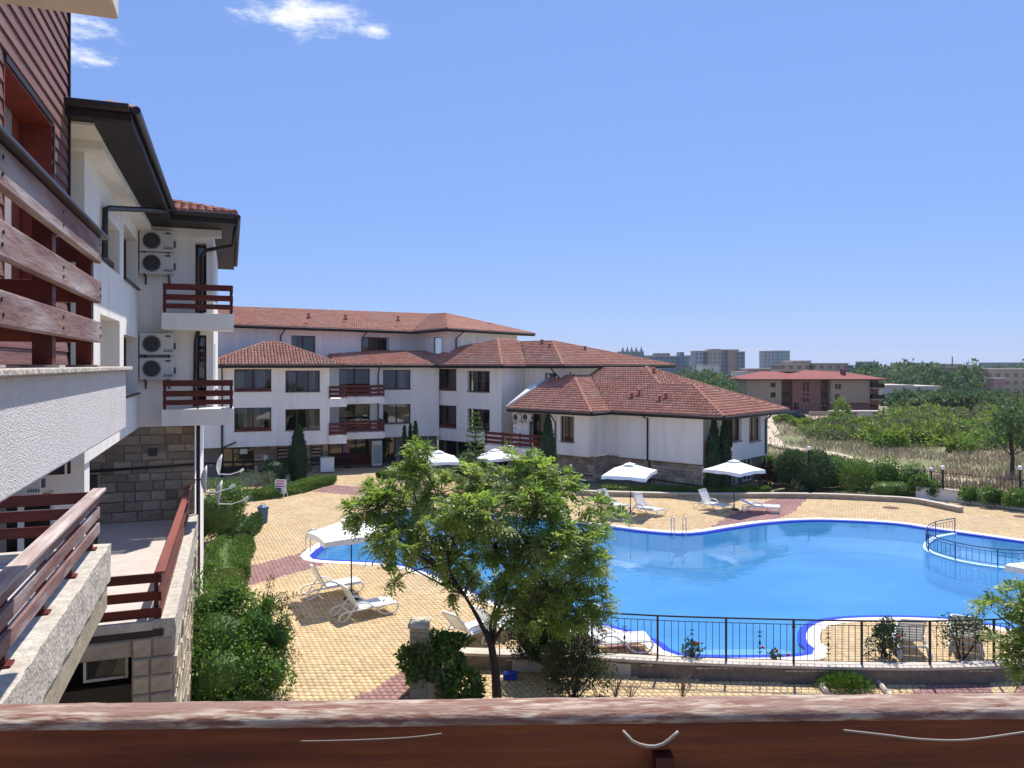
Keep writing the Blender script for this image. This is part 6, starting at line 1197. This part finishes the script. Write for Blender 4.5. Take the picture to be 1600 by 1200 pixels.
# woodland belt beyond
bl = []
def by_top(x, d, yt, wf=.6):
    ztop = EYE + (HOR - yt) / FPX * d; h = max(1.5, ztop - tz(d)); bl.append(((x - 800) / FPX * d, d, tz(d) + h * .45, h * wf, h * wf, h * .58))
for i in range(70): by_top(rs.uniform(1385, 1760), rs.uniform(160, 225), rs.uniform(612, 628), rs.uniform(.8, 1.3))
for i in range(60): by_top(rs.uniform(1340, 1520), rs.uniform(255, 420), rs.uniform(569, 596), rs.uniform(.45, .7))
for i in range(30): by_top(rs.uniform(1500, 1760), rs.uniform(310, 330), rs.uniform(606, 614), rs.uniform(.7, 1.0))
for i in range(14): by_top(rs.uniform(1500, 1760), rs.uniform(500, 700), rs.uniform(566, 574), rs.uniform(.7, 1.0))
for i in range(60):
    x = rs.uniform(960, 1150); d = rs.uniform(150, 420); h = rs.uniform(4, 7.5) * (.8 + d / 900); bl.append(((x - 800) / FPX * d, d, tz(d) + h * .45, h * .9, h * .9, h * .55))
for i in range(120):
    x = rs.uniform(300, 1800); d = rs.uniform(500, 1500); h = rs.uniform(5, 9); bl.append(((x - 800) / FPX * d, d, tz(d) + h * .4, h * 2.2, h * 1.6, h * .6))
mass('far_woodland', 'far belt of green trees between the field and the town', 'woodland', bl, lambda b: 420 if b[1] < 450 else 260, lambda b: .5 + b[1] * .0032, lambda b: .32 + b[1] * .0022, leaff)
# single tree at the right of the field
def leafy_tree(label, base, h, cw, mat, n, ll, lobes, group=None):
    r = thing('field_tree', label, 'tree', base, 0, group); m = MB(); m.tube([(0, 0, -.2), (.1, 0, h * .3), (-.05, 0, h * .6), (.1, 0, h * .8)], [.16, .12, .08, .03], 8); m.build('trunk', bark, r); parts = []; mb = MB()
    for (dx, dy, z, rx, rz) in lobes: parts.append(blob_leaves((dx, dy, z), (rx, rx, rz), int(n * rx * rz), ll, ll * .5, rs.randint(0, 999), .35, .35)); mb.tube([(0, 0, h * .35), (dx * .6, dy * .6, z * .85), (dx, dy, z)], [.05, .03, .01], 5)
    tag(mb.build('branches', bark, r), kind='stuff'); P, D, S, L, W = cat_leaves(parts); link('crown', leaf_mesh('crown', P, D, S, L, W), mat, r)
b = GT(1580, 752); b.z = tz(b.y) - .1
leafy_tree('single open crowned tree at the right edge of the field', b, 5.2, 2, MATS['far_tree_leaf'], 620, .2, [(0, 0, 3.6, 1.3, 1.0), (-.9, .3, 2.9, .8, .6), (.9, -.2, 3.2, 1.0, .9), (.3, .3, 4.5, .9, .7), (-.4, 0, 4.2, .8, .7), (1.5, 0, 2.6, .8, .7)])
b = GT(1590, 672); b.z = tz(b.y); leafy_tree('bare limbed grey tree behind the scrub at far right', b, 7, 2, leafo, 60, .3, [(0, 0, 5, 1.6, 1.4), (1.5, 0, 4.5, 1.5, 1.2), (-1.2, 0, 4.2, 1.3, 1.1)])
# ------------------------------------------------------------------ red roofed apartment block in the field
rb = thing('apartment_block', 'three storey apartment block with red metal roof beyond the field', 'building'); Yb = 152.0; zb = -2.9
def fx(px): return (px - 800) / FPX * Yb
tan_ = M('tan_render', (.40, .31, .22), (.35, .27, .19), .1, .9); mar = M('maroon_render', (.17, .055, .05), (.14, .045, .042), .1, .9); rosy = M('rose_render', (.25, .125, .10), None, rough=.9)
zt = EYE + (HOR - 593) / FPX * Yb
def blk(name, p0, p1, dy0, mat, z0, z1, wins, depth=8):
    m = MB(); x0, x1 = fx(p0), fx(p1); wall(m, (x0, Yb + dy0), (x1, Yb + dy0), z0, z1, [(fx(a) - x0, fx(b_) - x0, EYE + (HOR - d_) / FPX * Yb, EYE + (HOR - c) / FPX * Yb) for a, b_, c, d_ in wins], .25); wall(m, (x1, Yb + dy0), (x1, Yb + dy0 + depth), z0, z1); wall(m, (x0, Yb + dy0 + depth), (x0, Yb + dy0), z0, z1); m.build(name, mat, rb)
    for a, b_, c, d_ in wins: window(rb, (x0, Yb + dy0), (x1, Yb + dy0), (fx(a) - x0, fx(b_) - x0, EYE + (HOR - d_) / FPX * Yb, EYE + (HOR - c) / FPX * Yb), 2, .15, sill=False, cur=(None,), fw=.1)
blk('wall', 1167, 1221, .0, tan_, zb, zt, [(1204, 1212, 598, 605), (1204, 1212, 613, 621)]); blk('wall', 1221, 1240, 1.2, mar, zb, zt, [(1224, 1237, 599, 606), (1224, 1237, 612, 620), (1224, 1237, 628, 640)]); blk('wall', 1240, 1284, .6, rosy, zb, zt, [(1256, 1260, 598, 611), (1262, 1266, 598, 611), (1256, 1260, 615, 618), (1262, 1266, 615, 618), (1256, 1260, 622, 628), (1262, 1266, 622, 628), (1242, 1250, 630, 640)])
blk('wall', 1284, 1298, 1.2, mar, zb, zt, [(1286, 1296, 598, 606), (1286, 1296, 613, 622), (1275 + 11, 1296, 630, 642)]); blk('wall', 1298, 1359, .0, tan_, zb + 3.2, zt, [(1305, 1309, 600, 608), (1310, 1314, 600, 608), (1305, 1312, 616, 625)]); blk('wall', 1298, 1359, .6, rosy, zb, zb + 3.2, [(1304, 1314, 634, 640)]); blk('wall', 1359, 1376, .8, rosy, zb, zt, [(1362, 1374, 598, 606), (1362, 1374, 616, 624), (1362, 1374, 632, 640)])
for z in (605.5, 623): m = MB(); zz = EYE + (HOR - z) / FPX * Yb; m.box(fx(1360), fx(1379), Yb - .8, Yb + .8, zz - .25, zz); m.build('balcony', tan_, rb); m = MB(); m.box(fx(1360), fx(1379), Yb - .82, Yb - .78, zz, zz + .8); m.build('balcony_rail', darkbrown, rb)
ze = zt + .1; e = lambda px, dy: (fx(px), Yb + dy, ze); tp_ = lambda px, dy, h: (fx(px), Yb + dy, ze + h)
m = MB(); m.face(e(1160, -1), e(1224, -1), tp_(1228, 5, 1.45), tp_(1200, 5, 1.45)); m.face(e(1224, -1), e(1238, .2), tp_(1246, 5, 1.1), tp_(1228, 5, 1.45)); m.face(e(1238, .2), e(1290, .2), tp_(1278, 6, 1.75), tp_(1246, 5, 1.1)); m.face(e(1290, .2), e(1385, -1), tp_(1338, 5, 1.35), tp_(1278, 6, 1.75)); m.face(e(1385, -1), e(1385, 11), tp_(1338, 5, 1.35)); m.face(e(1160, 11), e(1160, -1), tp_(1200, 5, 1.45)); m.face(e(1385, 11), e(1160, 11), tp_(1200, 5, 1.45), tp_(1338, 5, 1.35)); rf = m.build('roof', redmetal, rb)
m = MB(); m.box(fx(1160), fx(1385), Yb - 1, Yb + 11, ze - .2, ze - .01); m.build('eave', darkbrown, rf); m = MB(); m.box(fx(1326), fx(1332), Yb + 3, Yb + 4, ze + .6, ze + 1.9); m.build('chimney', rosy, rf)
gw_ = thing('garden_wall', 'low tan wall with white gate box before the red roofed block', 'wall'); m = MB(); zf = lambda y: EYE + (HOR - y) / FPX * 143; m.box((1265 - 800) / FPX * 143, (1338 - 800) / FPX * 143, 143, 143.4, zf(658), zf(643)); m.build('wall', tan_, gw_); m = MB(); m.box((1338 - 800) / FPX * 143, (1362 - 800) / FPX * 143, 142.6, 144, zf(659), zf(644)); m.build('gate_box', white, gw_); m = MB(); m.box((1300 - 800) / FPX * 143, (1384 - 800) / FPX * 143, 142.3, 145, zf(644) + .002, zf(642)); m.build('canopy', capst, gw_)
# ------------------------------------------------------------------ far town
winM = {}
def facade(name, base, win, sx, sz, fr=.5):
    """far facade: storeys and bays too small to tell apart are in the material"""
    m = bpy.data.materials.new(name); m.use_nodes = True; nt = m.node_tree; N = nt.nodes.new; L = nt.links.new; bs = nt.nodes['Principled BSDF']; bs.inputs['Roughness'].default_value = .8
    tc = N('ShaderNodeTexCoord'); sp_ = N('ShaderNodeSeparateXYZ'); L(tc.outputs['Object'], sp_.inputs[0]); out = []
    for ax, s_ in ((0, sx), (2, sz)):
        a = N('ShaderNodeMath'); a.operation = 'DIVIDE'; a.inputs[1].default_value = s_; L(sp_.outputs[ax], a.inputs[0]); f = N('ShaderNodeMath'); f.operation = 'FRACT'; L(a.outputs[0], f.inputs[0]); g = N('ShaderNodeMath'); g.operation = 'LESS_THAN'; g.inputs[1].default_value = fr; L(f.outputs[0], g.inputs[0]); out.append(g)
    mu = N('ShaderNodeMath'); mu.operation = 'MULTIPLY'; L(out[0].outputs[0], mu.inputs[0]); L(out[1].outputs[0], mu.inputs[1]); mx = N('ShaderNodeMix'); mx.data_type = 'RGBA'; L(mu.outputs[0], mx.inputs[0]); mx.inputs[6].default_value = (*base, 1); mx.inputs[7].default_value = (*win, 1); L(mx.outputs[2], bs.inputs['Base Color']); return m
def town(name, label, d, boxes, extra=None):
    """boxes: px0, px1, ytop, material, depth offset"""
    r = thing(name, label, 'building'); X = lambda px: (px - 800) / FPX * d
    for i, (a, b_, yt, mat, dy) in enumerate(boxes):
        z1 = EYE + (HOR - yt) / FPX * d; m = MB(); m.box(X(a), X(b_), d + dy, d + dy + 14, tz(d) - 2, z1); m.build('wall', mat, r); m = MB(); m.box(X(a) - .3, X(b_) + .3, d + dy - .4, d + dy + 14.3, z1 + .01, z1 + .5); m.build('roof', capst, r)
    if extra: extra(r, X, d)
fa = facade('far_facade_grey', (.33, .34, .37), (.13, .15, .19), 3.2, 3.0); fb = facade('far_facade_tan', (.40, .34, .29), (.20, .18, .17), 3.2, 3.0); fc = facade('far_facade_green', (.16, .25, .27), (.08, .13, .16), 4, 3.0); fd = facade('far_facade_rose', (.36, .22, .20), (.25, .15, .14), 6, 3.0, .3); fe = facade('far_facade_slate', (.19, .22, .27), (.10, .12, .15), 4, 3.0); fg = facade('far_facade_sand', (.46, .35, .25), (.24, .18, .14), 3.5, 3.0)
def turrets(r, X, d):
    for px in (974, 981, 988, 995, 1003): m = MB(); z0 = EYE + (HOR - 549) / FPX * d; m.lathe([(1.5, z0 - 4), (1.5, z0), (.2, z0 + 3.5), (.01, z0 + 5.0)], 6, (X(px), d + 3)); m.build('turret', fc, r)
def domex(r, X, d): z0 = EYE + (HOR - 570) / FPX * d; m = MB(); m.lathe([(9 * math.cos(a), z0 + 5 * math.sin(a)) for a in [k * math.pi / 12 for k in range(7)]], 16, (X(1090), d - 10)); m.build('dome', M('pale_dome', (.30, .42, .50), None), r)
town('far_hotel', 'distant green glass hotel with small spired turrets', 640, [(968, 1006, 550, fc, 0), (1000, 1022, 556, fc, 4)], turrets)
town('far_hotel', 'distant low blue green hotel with pale dome left of towers', 600, [(1012, 1072, 557, fc, 0), (1026, 1048, 552.5, fb, 3), (1062, 1068, 551, fe, -2), (1070, 1087, 556, fa, 5)], domex)
town('far_tower_block', 'distant slab tower block of grey, rose and slate bays', 560, [(1087, 1100, 549, fa, 2), (1099, 1108, 550, fe, 4), (1107, 1127, 548, fb, 0), (1113, 1127, 546, fe, 2), (1127, 1138, 547, fe, 2), (1137, 1151, 547.5, fd, 0), (1150, 1166, 550, fe, 3), (1140, 1158, 546.5, fe, 6)])
town('far_tower_block', 'distant lone grey green tower right of the slab tower', 700, [(1194, 1214, 549, fa, 0), (1209, 1236, 548.5, facade('far_facade_mint', (.26, .36, .36), (.14, .20, .22), 3.2, 3.0), 3)])
town('far_apartments', 'distant low white and red roofed houses below the slab tower', 420, [(1098, 1124, 571, M('far_white', (.6, .6, .56), None), 0), (1168, 1225, 577, fd, 0), (1150, 1175, 582, M('far_white2', (.55, .53, .5), None), -4)])
town('far_apartments', 'distant sand coloured apartments left above the red roof', 330, [(1222, 1262, 570, fg, 0), (1243, 1274, 565, fg, 5), (1274, 1328, 569, fg, 2), (1328, 1340, 572, fe, 4)])
town('far_apartments', 'distant rose and sand apartment rows at the right edge', 300, [(1515, 1545, 575, facade('far_facade_brick', (.33, .20, .17), (.18, .12, .11), 3, 3.0), 4), (1545, 1700, 578, fg, 0), (1538, 1555, 592, fd, -6)])
town('far_apartments', 'thin line of distant rose roofs on the skyline', 900, [(1400, 1460, 567.5, fd, 0), (1345, 1372, 565.5, fe, 0), (1470, 1500, 569, fb, 0), (1486, 1530, 571, fd, 9)])
town('far_apartments', 'distant dark low block on the skyline at far right', 800, [(1542, 1680, 567, fe, 0)])
town('far_house', 'small distant pinkish house among the trees', 330, [(1397, 1430, 581, fd, 0)])
town('far_shed', 'long pale grey shed roofs among the trees behind the field', 235, [(1380, 1425, 604, M('shed_grey', (.44, .44, .45), None), 0), (1432, 1478, 606, MATS['shed_grey'], 3)])
m = MB(); m.tube([AT(1488, 572, 700), AT(1488, 557, 700)], .5, 5); tag(m.build('radio_mast', blackm), 'thin distant mast on the skyline above the right trees', 'mast')
# ------------------------------------------------------------------ summer haze
hm = bpy.data.materials.new('haze'); hm.use_nodes = True; hn = hm.node_tree; hn.nodes.remove(hn.nodes['Principled BSDF'])
pv = hn.nodes.new('ShaderNodeVolumePrincipled'); pv.inputs['Density'].default_value = .00011; pv.inputs['Color'].default_value = (.78, .86, 1.0, 1); pv.inputs['Anisotropy'].default_value = .3; hn.links.new(pv.outputs[0], hn.nodes['Material Output'].inputs['Volume'])
m = MB(); m.box(-3400, 3400, -200, 3500, -9, 60); tag(m.build('haze', hm), 'thin summer haze over the whole scene', 'haze', kind='stuff')
